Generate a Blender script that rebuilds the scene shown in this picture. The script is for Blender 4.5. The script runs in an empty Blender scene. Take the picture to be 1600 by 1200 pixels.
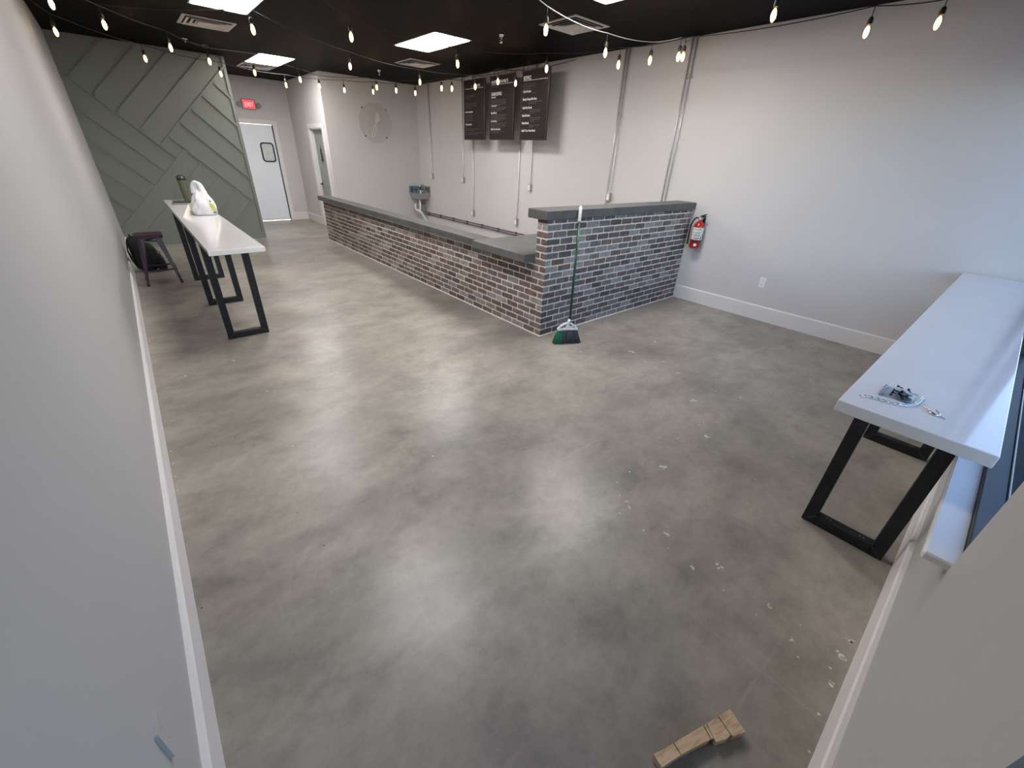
import bpy, bmesh, math, random
from mathutils import Vector, Matrix, noise as noise_mod

random.seed(7)
S = bpy.context.scene
COL = S.collection
V = Vector

# ------------------------------------------------------------------ helpers
WORLD = {}          # world position of every object's origin (roots are never rotated)


class MB:
    """collects shapes (world coordinates) and links them as ONE mesh object"""

    def __init__(self):
        self.bm = bmesh.new()
        self.mi = 0
        self.smooth = False
        self.col = None
        self.lay = None

    def tint(self, c):
        if self.lay is None:
            self.lay = self.bm.loops.layers.float_color.new('tint')
        self.col = c

    def face(self, vs):
        try:
            f = self.bm.faces.new(vs)
        except ValueError:
            return None
        f.material_index = self.mi
        f.smooth = self.smooth
        if self.lay is not None and self.col is not None:
            for l in f.loops:
                l[self.lay] = self.col
        return f

    def v(self, p):
        return self.bm.verts.new(V(p))

    def box(self, a, b, bev=0.0, M=None, seg=1):
        a = V(a); b = V(b)
        lo = V((min(a.x, b.x), min(a.y, b.y), min(a.z, b.z)))
        hi = V((max(a.x, b.x), max(a.y, b.y), max(a.z, b.z)))
        t = bmesh.new()
        vs = [t.verts.new((x, y, z)) for x in (lo.x, hi.x) for y in (lo.y, hi.y) for z in (lo.z, hi.z)]
        for q in ((0, 1, 3, 2), (4, 6, 7, 5), (0, 4, 5, 1), (2, 3, 7, 6), (0, 2, 6, 4), (1, 5, 7, 3)):
            t.faces.new([vs[i] for i in q])
        if bev > 0:
            bmesh.ops.bevel(t, geom=t.edges[:], offset=bev, segments=seg, profile=0.5, affect='EDGES')
        self.merge(t, M)
        t.free()

    def merge(self, t, M=None):
        mp = {}
        for v in t.verts:
            mp[v] = self.bm.verts.new(M @ v.co if M else v.co)
        for f in t.faces:
            self.face([mp[v] for v in f.verts])

    def obox(self, p0, p1, w, h, up=(0, 0, 1), bev=0.0):
        """bar of section w x h running from p0 to p1"""
        p0 = V(p0); p1 = V(p1)
        d = (p1 - p0); L = d.length; d.normalize()
        s = d.cross(V(up))
        if s.length < 1e-6:
            s = d.cross(V((1, 0, 0)))
        s.normalize()
        u = s.cross(d)
        M = Matrix((( d.x, s.x, u.x, p0.x), (d.y, s.y, u.y, p0.y), (d.z, s.z, u.z, p0.z), (0, 0, 0, 1)))
        self.box((0, -w / 2, -h / 2), (L, w / 2, h / 2), bev, M)

    def tube(self, pts, r, seg=10, cap=True):
        pts = [V(p) for p in pts]
        rs = r if isinstance(r, (list, tuple)) else [r] * len(pts)
        sm = self.smooth
        self.smooth = True
        rings = []
        n = len(pts)
        prev = None
        for i, p in enumerate(pts):
            t = (pts[min(i + 1, n - 1)] - pts[max(i - 1, 0)])
            if t.length < 1e-9:
                t = V((0, 0, 1))
            t.normalize()
            if prev is None:
                a = t.cross(V((0, 0, 1)))
                if a.length < 1e-3:
                    a = t.cross(V((1, 0, 0)))
            else:
                a = prev - t * prev.dot(t)
            a.normalize()
            prev = a
            b = t.cross(a)
            rings.append([self.v(p + (a * math.cos(k * 2 * math.pi / seg) + b * math.sin(k * 2 * math.pi / seg)) * rs[i]) for k in range(seg)])
        for i in range(n - 1):
            for k in range(seg):
                self.face([rings[i][k], rings[i][(k + 1) % seg], rings[i + 1][(k + 1) % seg], rings[i + 1][k]])
        self.smooth = False
        if cap:
            self.face(list(reversed(rings[0])))
            self.face(rings[-1])
        self.smooth = sm

    def lathe(self, prof, o, M=None, seg=20, smooth=True):
        """prof: list of (radius, z) bottom to top round the local z axis"""
        o = V(o)
        sm = self.smooth
        self.smooth = smooth
        rings = []
        for (r, z) in prof:
            ring = []
            for k in range(seg):
                a = 2 * math.pi * k / seg
                p = V((r * math.cos(a), r * math.sin(a), z))
                if M:
                    p = M @ p
                ring.append(self.v(p + o))
            rings.append(ring)
        for i in range(len(rings) - 1):
            for k in range(seg):
                self.face([rings[i][k], rings[i][(k + 1) % seg], rings[i + 1][(k + 1) % seg], rings[i + 1][k]])
        self.smooth = False
        self.face(list(reversed(rings[0])))
        self.face(rings[-1])
        self.smooth = sm

    def prism(self, poly, f, d):
        """poly of 2D points, f maps (a,b)->3D point, d extrusion vector"""
        d = V(d)
        a = [self.v(f(*p)) for p in poly]
        b = [self.v(V(f(*p)) + d) for p in poly]
        self.face(list(reversed(a)))
        self.face(b)
        n = len(poly)
        for i in range(n):
            self.face([a[i], a[(i + 1) % n], b[(i + 1) % n], b[i]])

    def ring(self, outer, inner, f, d):
        """frame between two polygons with the same number of points"""
        d = V(d)
        o0 = [self.v(f(*p)) for p in outer]; i0 = [self.v(f(*p)) for p in inner]
        o1 = [self.v(V(f(*p)) + d) for p in outer]; i1 = [self.v(V(f(*p)) + d) for p in inner]
        n = len(outer)
        for k in range(n):
            j = (k + 1) % n
            self.face([o0[k], i0[k], i0[j], o0[j]])
            self.face([o1[k], o1[j], i1[j], i1[k]])
            self.face([o0[k], o0[j], o1[j], o1[k]])
            self.face([i0[k], i1[k], i1[j], i0[j]])

    def sphere(self, c, r, seg=14, rings=8, M=None):
        c = V(c)
        rr = V(r) if not isinstance(r, (int, float)) else V((r, r, r))
        t = bmesh.new()
        bmesh.ops.create_uvsphere(t, u_segments=seg, v_segments=rings, radius=1)
        for v in t.verts:
            p = V((v.co.x * rr.x, v.co.y * rr.y, v.co.z * rr.z))
            v.co = (M @ p if M else p) + c
        sm = self.smooth
        self.smooth = True
        self.merge(t)
        self.smooth = sm
        t.free()

    def text(self, body, M, size=1.0, depth=0.0, sx=1.0, align='LEFT', bold=0.0):
        cu = bpy.data.curves.new('t', 'FONT')
        cu.body = body; cu.size = size; cu.extrude = depth; cu.align_x = align; cu.offset = bold
        cu.resolution_u = 3
        ob = bpy.data.objects.new('t', cu)
        me = bpy.data.meshes.new_from_object(ob)
        t = bmesh.new(); t.from_mesh(me)
        self.merge(t, M @ Matrix.Diagonal((sx, 1, 1, 1)))
        t.free()
        bpy.data.objects.remove(ob); bpy.data.curves.remove(cu); bpy.data.meshes.remove(me)

    def build(self, name, mats, parent=None, origin=None, recalc=True, autosmooth=False):
        if not isinstance(mats, (list, tuple)):
            mats = [mats]
        if recalc:
            bmesh.ops.recalc_face_normals(self.bm, faces=self.bm.faces[:])
        vs = [v.co for v in self.bm.verts]
        lo = V((min(p.x for p in vs), min(p.y for p in vs), min(p.z for p in vs)))
        hi = V((max(p.x for p in vs), max(p.y for p in vs), max(p.z for p in vs)))
        if origin is None:
            origin = V(((lo.x + hi.x) / 2, (lo.y + hi.y) / 2, lo.z))
        origin = V(origin)
        for v in self.bm.verts:
            v.co -= origin
        me = bpy.data.meshes.new(name)
        self.bm.to_mesh(me); self.bm.free()
        for m in mats:
            me.materials.append(m)
        ob = bpy.data.objects.new(name, me)
        COL.objects.link(ob)
        WORLD[ob] = origin
        if parent:
            ob.parent = parent
            ob.location = origin - WORLD[parent]
        else:
            ob.location = origin
        return ob


def tag(o, label=None, cat=None, group=None, kind=None):
    if label: o['label'] = label
    if cat: o['category'] = cat
    if group: o['group'] = group
    if kind: o['kind'] = kind
    return o


def thing(name, loc, label, cat, group=None):
    o = bpy.data.objects.new(name, None)
    o.empty_display_size = 0.05
    COL.objects.link(o)
    o.location = loc
    WORLD[o] = V(loc)
    return tag(o, label, cat, group)


def dup(root, loc, label=None):
    """copy of a thing with copies of its parts and sub-parts"""
    r = root.copy(); COL.objects.link(r); r.location = loc
    WORLD[r] = V(loc)
    if label: r['label'] = label
    for ch in list(root.children):
        c = ch.copy(); COL.objects.link(c); c.parent = r
        for g in list(ch.children):
            d = g.copy(); COL.objects.link(d); d.parent = c
    return r


def struct(o):
    o['kind'] = 'structure'
    return o


# ------------------------------------------------------------------ materials
def mat(name, col=(0.8, 0.8, 0.8), rough=0.5, metal=0.0, spec=0.5, noise=0.0, nscale=20.0, bump=0.0, bscale=200.0,
        emit=None, estr=0.0, coat=0.0, trans=0.0, ior=1.45):
    m = bpy.data.materials.new(name)
    m.use_nodes = True
    nt = m.node_tree
    b = nt.nodes['Principled BSDF']
    b.inputs['Base Color'].default_value = (*col, 1)
    b.inputs['Roughness'].default_value = rough
    b.inputs['Metallic'].default_value = metal
    b.inputs['Specular IOR Level'].default_value = spec
    b.inputs['Coat Weight'].default_value = coat
    b.inputs['Transmission Weight'].default_value = trans
    b.inputs['IOR'].default_value = ior
    tc = nt.nodes.new('ShaderNodeTexCoord')
    if noise > 0:
        n = nt.nodes.new('ShaderNodeTexNoise'); n.inputs['Scale'].default_value = nscale; n.inputs['Detail'].default_value = 6
        nt.links.new(tc.outputs['Object'], n.inputs['Vector'])
        r = nt.nodes.new('ShaderNodeValToRGB')
        r.color_ramp.elements[0].position = 0.3; r.color_ramp.elements[1].position = 0.7
        r.color_ramp.elements[0].color = (*[c * (1 - noise) for c in col], 1)
        r.color_ramp.elements[1].color = (*[min(1, c * (1 + noise)) for c in col], 1)
        nt.links.new(n.outputs['Fac'], r.inputs['Fac'])
        nt.links.new(r.outputs['Color'], b.inputs['Base Color'])
    if bump > 0:
        n2 = nt.nodes.new('ShaderNodeTexNoise'); n2.inputs['Scale'].default_value = bscale; n2.inputs['Detail'].default_value = 4
        nt.links.new(tc.outputs['Object'], n2.inputs['Vector'])
        bp = nt.nodes.new('ShaderNodeBump'); bp.inputs['Strength'].default_value = bump; bp.inputs['Distance'].default_value = 0.002
        nt.links.new(n2.outputs['Fac'], bp.inputs['Height'])
        nt.links.new(bp.outputs['Normal'], b.inputs['Normal'])
    if emit:
        b.inputs['Emission Color'].default_value = (*emit, 1)
        b.inputs['Emission Strength'].default_value = estr
    return m


def glass_mat(name, tint=(1, 1, 1), gloss=0.08, rough=0.02):
    m = bpy.data.materials.new(name); m.use_nodes = True
    nt = m.node_tree; nt.nodes.clear()
    o = nt.nodes.new('ShaderNodeOutputMaterial'); mx = nt.nodes.new('ShaderNodeMixShader')
    t = nt.nodes.new('ShaderNodeBsdfTransparent'); g = nt.nodes.new('ShaderNodeBsdfGlossy')
    t.inputs['Color'].default_value = (*tint, 1); g.inputs['Roughness'].default_value = rough
    mx.inputs['Fac'].default_value = gloss
    nt.links.new(t.outputs[0], mx.inputs[1]); nt.links.new(g.outputs[0], mx.inputs[2]); nt.links.new(mx.outputs[0], o.inputs['Surface'])
    return m


def ramp(nt, pts):
    r = nt.nodes.new('ShaderNodeValToRGB')
    e = r.color_ramp.elements
    while len(e) < len(pts):
        e.new(0.5)
    for i, (p, c) in enumerate(pts):
        e[i].position = p
        e[i].color = (*c, 1) if len(c) == 3 else c
    return r


def floor_mat():
    m = bpy.data.materials.new('polished_concrete'); m.use_nodes = True
    nt = m.node_tree; b = nt.nodes['Principled BSDF']; L = nt.links.new
    tc = nt.nodes.new('ShaderNodeTexCoord')

    def noise(scale, detail=6, rough=0.6, dist=0.0, stretch=None):
        n = nt.nodes.new('ShaderNodeTexNoise')
        n.inputs['Scale'].default_value = scale; n.inputs['Detail'].default_value = detail
        n.inputs['Roughness'].default_value = rough; n.inputs['Distortion'].default_value = dist
        if stretch:
            mp = nt.nodes.new('ShaderNodeMapping'); mp.inputs['Scale'].default_value = stretch
            mp.inputs['Rotation'].default_value = (0, 0, math.radians(20))
            L(tc.outputs['Object'], mp.inputs['Vector']); L(mp.outputs[0], n.inputs['Vector'])
        else:
            L(tc.outputs['Object'], n.inputs['Vector'])
        return n

    def mix(kind, fac, a, c):
        x = nt.nodes.new('ShaderNodeMix'); x.data_type = 'RGBA'; x.blend_type = kind
        if isinstance(fac, (int, float)): x.inputs[0].default_value = fac
        else: L(fac, x.inputs[0])
        for s, i in ((a, 6), (c, 7)):
            if isinstance(s, tuple): x.inputs[i].default_value = (*s, 1)
            else: L(s, x.inputs[i])
        return x.outputs[2]
    n1 = noise(0.75, 9, 0.64, 0.3)
    r1 = ramp(nt, [(0.30, (0.212, 0.193, 0.172)), (0.46, (0.300, 0.271, 0.235)), (0.60, (0.368, 0.334, 0.286)), (0.75, (0.435, 0.398, 0.345))])
    L(n1.outputs['Fac'], r1.inputs['Fac'])
    n2 = noise(3.2, 8, 0.68, 0.25, (1, 1.5, 1))
    r2 = ramp(nt, [(0.25, (0.62, 0.62, 0.63)), (0.50, (0.97, 0.97, 0.97)), (0.58, (1, 1, 1)), (0.72, (1.10, 1.10, 1.08))])
    L(n2.outputs['Fac'], r2.inputs['Fac'])
    c = mix('MULTIPLY', 0.85, r1.outputs[0], r2.outputs[0])
    n3 = noise(16, 6, 0.75)
    r3 = ramp(nt, [(0.30, (0.80, 0.80, 0.80)), (0.55, (1.0, 1.0, 1.0)), (0.75, (1.10, 1.10, 1.10))])
    L(n3.outputs['Fac'], r3.inputs['Fac'])
    c = mix('MULTIPLY', 0.7, c, r3.outputs[0])
    # dark rubbed scuffs
    n4 = noise(1.3, 10, 0.62, 0.3, (1.0, 1.7, 1))
    r4 = ramp(nt, [(0.44, (0, 0, 0)), (0.86, (1, 1, 1))])
    L(n4.outputs['Fac'], r4.inputs['Fac'])
    c = mix('MULTIPLY', r4.outputs[0], c, (0.50, 0.50, 0.51))
    # ghost of the old tile joints, broken up
    br = nt.nodes.new('ShaderNodeTexBrick'); br.offset = 0.0; br.squash = 1.0
    br.inputs['Scale'].default_value = 1.0; br.inputs['Brick Width'].default_value = 0.46; br.inputs['Row Height'].default_value = 0.46
    br.inputs['Mortar Size'].default_value = 0.008; br.inputs['Mortar Smooth'].default_value = 0.8
    br.inputs['Color1'].default_value = (0, 0, 0, 1); br.inputs['Color2'].default_value = (0, 0, 0, 1); br.inputs['Mortar'].default_value = (1, 1, 1, 1)
    wn = noise(1.7, 3)
    vadd = nt.nodes.new('ShaderNodeMix'); vadd.data_type = 'VECTOR'; vadd.inputs[0].default_value = 0.035
    L(tc.outputs['Object'], vadd.inputs[4]); L(wn.outputs['Color'], vadd.inputs[5]); L(vadd.outputs[1], br.inputs['Vector'])
    n5 = noise(1.1, 4)
    r5 = ramp(nt, [(0.50, (0, 0, 0)), (0.62, (0.20, 0.20, 0.20))])
    L(n5.outputs['Fac'], r5.inputs['Fac'])
    msk = nt.nodes.new('ShaderNodeMath'); msk.operation = 'MULTIPLY'
    L(br.outputs['Color'], msk.inputs[0]); L(r5.outputs[0], msk.inputs[1])
    c = mix('MIX', msk.outputs[0], c, (0.42, 0.40, 0.36))
    # tiny dark pits
    vo = nt.nodes.new('ShaderNodeTexVoronoi'); vo.inputs['Scale'].default_value = 5.5; vo.inputs['Randomness'].default_value = 1.0
    L(tc.outputs['Object'], vo.inputs['Vector'])
    rv = ramp(nt, [(0.018, (1, 1, 1)), (0.030, (0, 0, 0))])
    L(vo.outputs['Distance'], rv.inputs['Fac'])
    c = mix('MIX', rv.outputs[0], c, (0.09, 0.085, 0.08))
    L(c, b.inputs['Base Color'])
    rr = ramp(nt, [(0.25, (0.29, 0.29, 0.29)), (0.75, (0.38, 0.38, 0.38))])
    L(n1.outputs['Fac'], rr.inputs['Fac']); L(rr.outputs[0], b.inputs['Roughness'])
    b.inputs['Specular IOR Level'].default_value = 0.36
    bp = nt.nodes.new('ShaderNodeBump'); bp.inputs['Strength'].default_value = 0.12; bp.inputs['Distance'].default_value = 0.004
    L(n3.outputs['Fac'], bp.inputs['Height']); L(bp.outputs['Normal'], b.inputs['Normal'])
    return m


def ceiling_mat():
    m = bpy.data.materials.new('black_ceiling_tile'); m.use_nodes = True
    nt = m.node_tree; b = nt.nodes['Principled BSDF']; L = nt.links.new
    tc = nt.nodes.new('ShaderNodeTexCoord')
    br = nt.nodes.new('ShaderNodeTexBrick'); br.offset = 0.0
    br.inputs['Scale'].default_value = 1.0; br.inputs['Brick Width'].default_value = 0.61; br.inputs['Row Height'].default_value = 1.22
    br.inputs['Mortar Size'].default_value = 0.012; br.inputs['Mortar Smooth'].default_value = 0.1
    br.inputs['Color1'].default_value = (0.0022, 0.0019, 0.0030, 1); br.inputs['Color2'].default_value = (0.0026, 0.0022, 0.0034, 1)
    br.inputs['Mortar'].default_value = (0.0042, 0.0037, 0.0050, 1)
    L(tc.outputs['Object'], br.inputs['Vector']); L(br.outputs['Color'], b.inputs['Base Color'])
    n = nt.nodes.new('ShaderNodeTexNoise'); n.inputs['Scale'].default_value = 120
    L(tc.outputs['Object'], n.inputs['Vector'])
    bp = nt.nodes.new('ShaderNodeBump'); bp.inputs['Strength'].default_value = 0.2; bp.inputs['Distance'].default_value = 0.002
    L(n.outputs['Fac'], bp.inputs['Height']); L(bp.outputs['Normal'], b.inputs['Normal'])
    b.inputs['Roughness'].default_value = 0.6
    b.inputs['Specular IOR Level'].default_value = 0.06
    return m


def brick_mat():
    m = bpy.data.materials.new('antique_brick'); m.use_nodes = True
    nt = m.node_tree; b = nt.nodes['Principled BSDF']; L = nt.links.new
    tc = nt.nodes.new('ShaderNodeTexCoord')
    at = nt.nodes.new('ShaderNodeVertexColor'); at.layer_name = 'tint'
    n = nt.nodes.new('ShaderNodeTexNoise'); n.inputs['Scale'].default_value = 55; n.inputs['Detail'].default_value = 8; n.inputs['Roughness'].default_value = 0.75
    L(tc.outputs['Object'], n.inputs['Vector'])
    r = ramp(nt, [(0.50, (0, 0, 0)), (0.72, (0.55, 0.55, 0.55))])
    L(n.outputs['Fac'], r.inputs['Fac'])
    mx = nt.nodes.new('ShaderNodeMix'); mx.data_type = 'RGBA'
    L(r.outputs[0], mx.inputs[0]); L(at.outputs['Color'], mx.inputs[6]); mx.inputs[7].default_value = (0.55, 0.51, 0.48, 1)
    n2 = nt.nodes.new('ShaderNodeTexNoise'); n2.inputs['Scale'].default_value = 18; n2.inputs['Detail'].default_value = 6
    L(tc.outputs['Object'], n2.inputs['Vector'])
    r2 = ramp(nt, [(0.3, (0.68, 0.66, 0.64)), (0.65, (1.12, 1.12, 1.12))])
    L(n2.outputs['Fac'], r2.inputs['Fac'])
    m2 = nt.nodes.new('ShaderNodeMix'); m2.data_type = 'RGBA'; m2.blend_type = 'MULTIPLY'; m2.inputs[0].default_value = 1.0
    L(mx.outputs[2], m2.inputs[6]); L(r2.outputs[0], m2.inputs[7])
    L(m2.outputs[2], b.inputs['Base Color'])
    b.inputs['Roughness'].default_value = 0.8
    bp = nt.nodes.new('ShaderNodeBump'); bp.inputs['Strength'].default_value = 0.35; bp.inputs['Distance'].default_value = 0.004
    L(n.outputs['Fac'], bp.inputs['Height']); L(bp.outputs['Normal'], b.inputs['Normal'])
    return m


def wood_mat():
    m = bpy.data.materials.new('pine_offcut'); m.use_nodes = True
    nt = m.node_tree; b = nt.nodes['Principled BSDF']; L = nt.links.new
    tc = nt.nodes.new('ShaderNodeTexCoord')
    mp = nt.nodes.new('ShaderNodeMapping'); mp.vector_type = 'TEXTURE'; mp.inputs['Rotation'].default_value = (0, 0, math.radians(-17)); mp.inputs['Scale'].default_value = (0.4, 0.05, 0.4)
    L(tc.outputs['Object'], mp.inputs['Vector'])
    n = nt.nodes.new('ShaderNodeTexNoise'); n.inputs['Scale'].default_value = 3.0; n.inputs['Detail'].default_value = 6; n.inputs['Distortion'].default_value = 1.2
    L(mp.outputs[0], n.inputs['Vector'])
    r = ramp(nt, [(0.33, (0.36, 0.235, 0.135)), (0.48, (0.50, 0.36, 0.225)), (0.7, (0.58, 0.44, 0.29))])
    L(n.outputs['Fac'], r.inputs['Fac']); L(r.outputs[0], b.inputs['Base Color'])
    b.inputs['Roughness'].default_value = 0.7
    return m


M_floor = floor_mat()
M_ceil = ceiling_mat()
M_brick = brick_mat()
M_wood = wood_mat()
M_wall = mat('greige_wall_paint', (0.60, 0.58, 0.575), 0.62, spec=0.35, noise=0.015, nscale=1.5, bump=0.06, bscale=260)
M_wallL = mat('shaded_greige_wall_paint', (0.43, 0.422, 0.420), 0.55, spec=0.4, noise=0.015, nscale=1.5, bump=0.06, bscale=260)  # greige paint darkened in colour to stand in for weaker light on these walls
M_green = mat('sage_green_paint', (0.215, 0.228, 0.205), 0.6, spec=0.35, noise=0.02, nscale=2, bump=0.04)
M_trim = mat('white_trim_paint', (0.72, 0.70, 0.69), 0.4, spec=0.5, noise=0.01, nscale=3)
M_doorw = mat('white_door_laminate', (0.82, 0.86, 0.91), 0.22, noise=0.01, nscale=3)
M_doorg = mat('grey_green_door_paint', (0.30, 0.32, 0.29), 0.5, noise=0.02, nscale=3)
M_mortar = mat('pale_mortar', (0.80, 0.77, 0.74), 0.9, noise=0.08, nscale=30, bump=0.5, bscale=150)
M_cap = mat('grey_sealed_concrete', (0.105, 0.105, 0.104), 0.5, noise=0.18, nscale=9, bump=0.15, bscale=60)
M_capm = mat('grey_concrete_worktop', (0.125, 0.123, 0.120), 0.45, noise=0.16, nscale=7, bump=0.15, bscale=60)
M_quartz = mat('white_quartz', (0.74, 0.715, 0.705), 0.13, noise=0.02, nscale=6, coat=0.3)
M_steel = mat('raw_black_steel', (0.018, 0.019, 0.021), 0.42, metal=0.3, noise=0.25, nscale=25)
M_weld = mat('ground_weld_steel', (0.20, 0.20, 0.20), 0.35, metal=0.8, noise=0.2, nscale=60)
M_black = mat('black_plastic', (0.012, 0.012, 0.013), 0.4, noise=0.1, nscale=30)
M_rubber = mat('black_rubber', (0.015, 0.015, 0.016), 0.55, noise=0.1, nscale=30)
M_cable = mat('black_cable', (0.012, 0.011, 0.011), 0.6, noise=0.1, nscale=30)
M_wire = mat('steel_wire', (0.45, 0.45, 0.46), 0.3, metal=0.9, noise=0.1, nscale=30)
M_galv = mat('galvanised_steel', (0.56, 0.56, 0.56), 0.34, metal=0.45, noise=0.12, nscale=40)
M_box = mat('pressed_steel_box', (0.40, 0.40, 0.40), 0.4, metal=0.7, noise=0.1, nscale=50)
M_chrome = mat('chrome', (0.75, 0.75, 0.76), 0.15, metal=1.0, noise=0.03, nscale=40)
M_sst = mat('stainless_steel', (0.46, 0.46, 0.46), 0.32, metal=0.9, noise=0.08, nscale=60)
M_whitep = mat('white_plastic', (0.80, 0.80, 0.79), 0.35, noise=0.01, nscale=20)
M_vent = mat('grey_white_vent_metal', (0.56, 0.54, 0.54), 0.4, noise=0.04, nscale=30)
M_ventd = mat('dark_duct', (0.03, 0.028, 0.028), 0.7, noise=0.1, nscale=20)
M_red = mat('extinguisher_red', (0.42, 0.012, 0.016), 0.25, noise=0.03, nscale=20, coat=0.4)
M_label = mat('white_label_paper', (0.72, 0.72, 0.71), 0.45, noise=0.02, nscale=20)
M_ink = mat('black_print', (0.03, 0.03, 0.035), 0.6, noise=0.05, nscale=20)
M_yellow = mat('yellow_print', (0.75, 0.55, 0.08), 0.5, noise=0.03, nscale=20)
M_board = mat('charcoal_menu_print', (0.020, 0.016, 0.017), 0.5, spec=0.2, noise=0.06, nscale=4)
M_bframe = mat('dark_brown_board_edge', (0.020, 0.013, 0.012), 0.4, noise=0.1, nscale=15)
M_letter = mat('white_menu_lettering', (0.80, 0.78, 0.76), 0.5, noise=0.02, nscale=20)
M_fine = mat('grey_menu_fine_print', (0.085, 0.078, 0.077), 0.5, noise=0.05, nscale=20)
M_redpr = mat('red_menu_print', (0.35, 0.03, 0.02), 0.5, noise=0.05, nscale=20)
M_purple = mat('dark_purple_metal', (0.032, 0.008, 0.027), 0.42, metal=0.1, noise=0.15, nscale=15, coat=0.2)
M_nylon = mat('black_nylon', (0.008, 0.008, 0.009), 0.8, noise=0.2, nscale=60, bump=0.4, bscale=400)
M_nylon2 = mat('black_padded_mesh', (0.014, 0.014, 0.016), 0.7, noise=0.2, nscale=90, bump=0.5, bscale=500)
M_zip = mat('dull_grey_zip', (0.16, 0.16, 0.16), 0.5, metal=0.4, noise=0.1, nscale=60)
M_pex_r = mat('dark_red_pipe', (0.11, 0.030, 0.065), 0.4, noise=0.1, nscale=20)
M_pex_b = mat('dark_blue_pipe', (0.055, 0.045, 0.12), 0.4, noise=0.1, nscale=20)
M_gbroom = mat('green_broom_handle', (0.004, 0.055, 0.030), 0.3, noise=0.06, nscale=30)
M_brg = mat('green_bristles', (0.035, 0.27, 0.14), 0.6, noise=0.3, nscale=90)
M_brk = mat('charcoal_bristles', (0.095, 0.108, 0.130), 0.6, noise=0.3, nscale=90)
M_olive = mat('olive_tumbler_coat', (0.105, 0.110, 0.070), 0.45, noise=0.08, nscale=40)
M_bag = mat('white_plastic_bag', (0.80, 0.79, 0.80), 0.35, noise=0.03, nscale=20, bump=0.6, bscale=45)
M_bag2 = mat('cream_paper', (0.74, 0.71, 0.60), 0.6, noise=0.03, nscale=20)
M_lime = mat('yellow_green_print', (0.55, 0.58, 0.09), 0.5, noise=0.06, nscale=30)
M_slate = mat('dark_slate_cover', (0.045, 0.050, 0.045), 0.4, noise=0.08, nscale=30)
M_alu = mat('dark_bronze_aluminium', (0.040, 0.045, 0.052), 0.5, metal=0.0, noise=0.06, nscale=20)
M_alul = mat('worn_aluminium_edge', (0.30, 0.28, 0.29), 0.35, metal=0.6, noise=0.06, nscale=20)
M_teal = mat('teal_card', (0.10, 0.20, 0.21), 0.5, noise=0.1, nscale=20)
M_blue = mat('blue_cap', (0.01, 0.06, 0.20), 0.4, noise=0.1, nscale=20)
M_pvc = mat('white_pvc', (0.76, 0.76, 0.75), 0.3, noise=0.02, nscale=20)
M_asph = mat('dark_asphalt', (0.012, 0.013, 0.015), 0.9, noise=0.2, nscale=15)
M_fleck = mat('dried_white_paint', (0.58, 0.55, 0.52), 0.7, noise=0.3, nscale=60)
M_redpen = mat('dark_kerf', (0.13, 0.06, 0.03), 0.8, noise=0.2, nscale=60)
M_acryl = glass_mat('clear_acrylic', (0.975, 0.972, 0.97), 0.03, 0.03)
M_frost = mat('frosted_etching', (0.66, 0.64, 0.62), 0.5, noise=0.02, nscale=30)
M_bulbg = glass_mat('amber_bulb_glass', (1.0, 0.88, 0.62), 0.08, 0.05)
M_zipbag = glass_mat('clear_zip_bag', (0.90, 0.93, 0.96), 0.16, 0.12)
M_pane = glass_mat('tinted_window_glass', (0.86, 0.90, 0.94), 0.02, 0.02)
M_ledp = mat('led_panel', (0.9, 0.9, 0.9), 0.5, noise=0.01, nscale=10, emit=(1.0, 0.968, 0.95), estr=25.0)
M_fil = mat('led_filament', (1, 0.8, 0.5), 0.5, noise=0.01, nscale=10, emit=(1.0, 0.68, 0.34), estr=18.0)
M_exitr = mat('exit_face_red', (0.5, 0.02, 0.03), 0.4, noise=0.02, nscale=10, emit=(1.0, 0.05, 0.07), estr=1.1)
M_exitl = mat('exit_letter_glow', (0.8, 0.3, 0.3), 0.4, noise=0.02, nscale=10, emit=(1.0, 0.30, 0.34), estr=1.3)
M_exitb = mat('grey_sign_housing', (0.30, 0.29, 0.29), 0.5, noise=0.02, nscale=10)
M_lens = mat('clear_lamp_lens', (0.30, 0.29, 0.29), 0.2, noise=0.05, nscale=40)

# ------------------------------------------------------------------ key dimensions
XL, XR = -0.323, 6.02          # left / right wall faces
YF = -0.272                    # front wall face
YG = 10.877                    # green accent wall and counter back wall
YD = 13.40                     # wall at the end of the hall
XH = 3.74                      # hall side wall
ZC = 3.22                      # ceiling
XJ0, XJ1 = 0.685, 1.645        # pier between entrance door and window

# ------------------------------------------------------------------ camera (pose found from the photo's vanishing points)
F_PX = 639.778
cam = bpy.data.cameras.new('camera')
cam.sensor_fit = 'HORIZONTAL'; cam.sensor_width = 36.0
cam.lens = F_PX / 1600.0 * 36.0
cam.clip_start = 0.02; cam.clip_end = 100
co = bpy.data.objects.new('camera', cam)
COL.objects.link(co)
X = V((845, -316, F_PX)).normalized()
Y = V((-628, -384, F_PX)).normalized()
Z = X.cross(Y)
if Z.y > 0: Z = -Z
Z.normalize()
Y = (Y - X * X.dot(Y)).normalized()
right = V((X.x, Y.x, Z.x)); down = V((X.y, Y.y, Z.y)); fwd = V((X.z, Y.z, Z.z))
up = -down; back = -fwd
co.matrix_world = Matrix(((right.x, up.x, back.x, 0.0), (right.y, up.y, back.y, 0.0), (right.z, up.z, back.z, 1.8), (0, 0, 0, 1)))
S.camera = co


def px_to_floor(px, py, z):
    d = right * ((px - 800) / F_PX) + down * ((py - 600) / F_PX) + fwd
    d = V((d.x, d.y, d.z)); k = (z - 1.8) / d.z
    return V((d.x * k, d.y * k, z))

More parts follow.
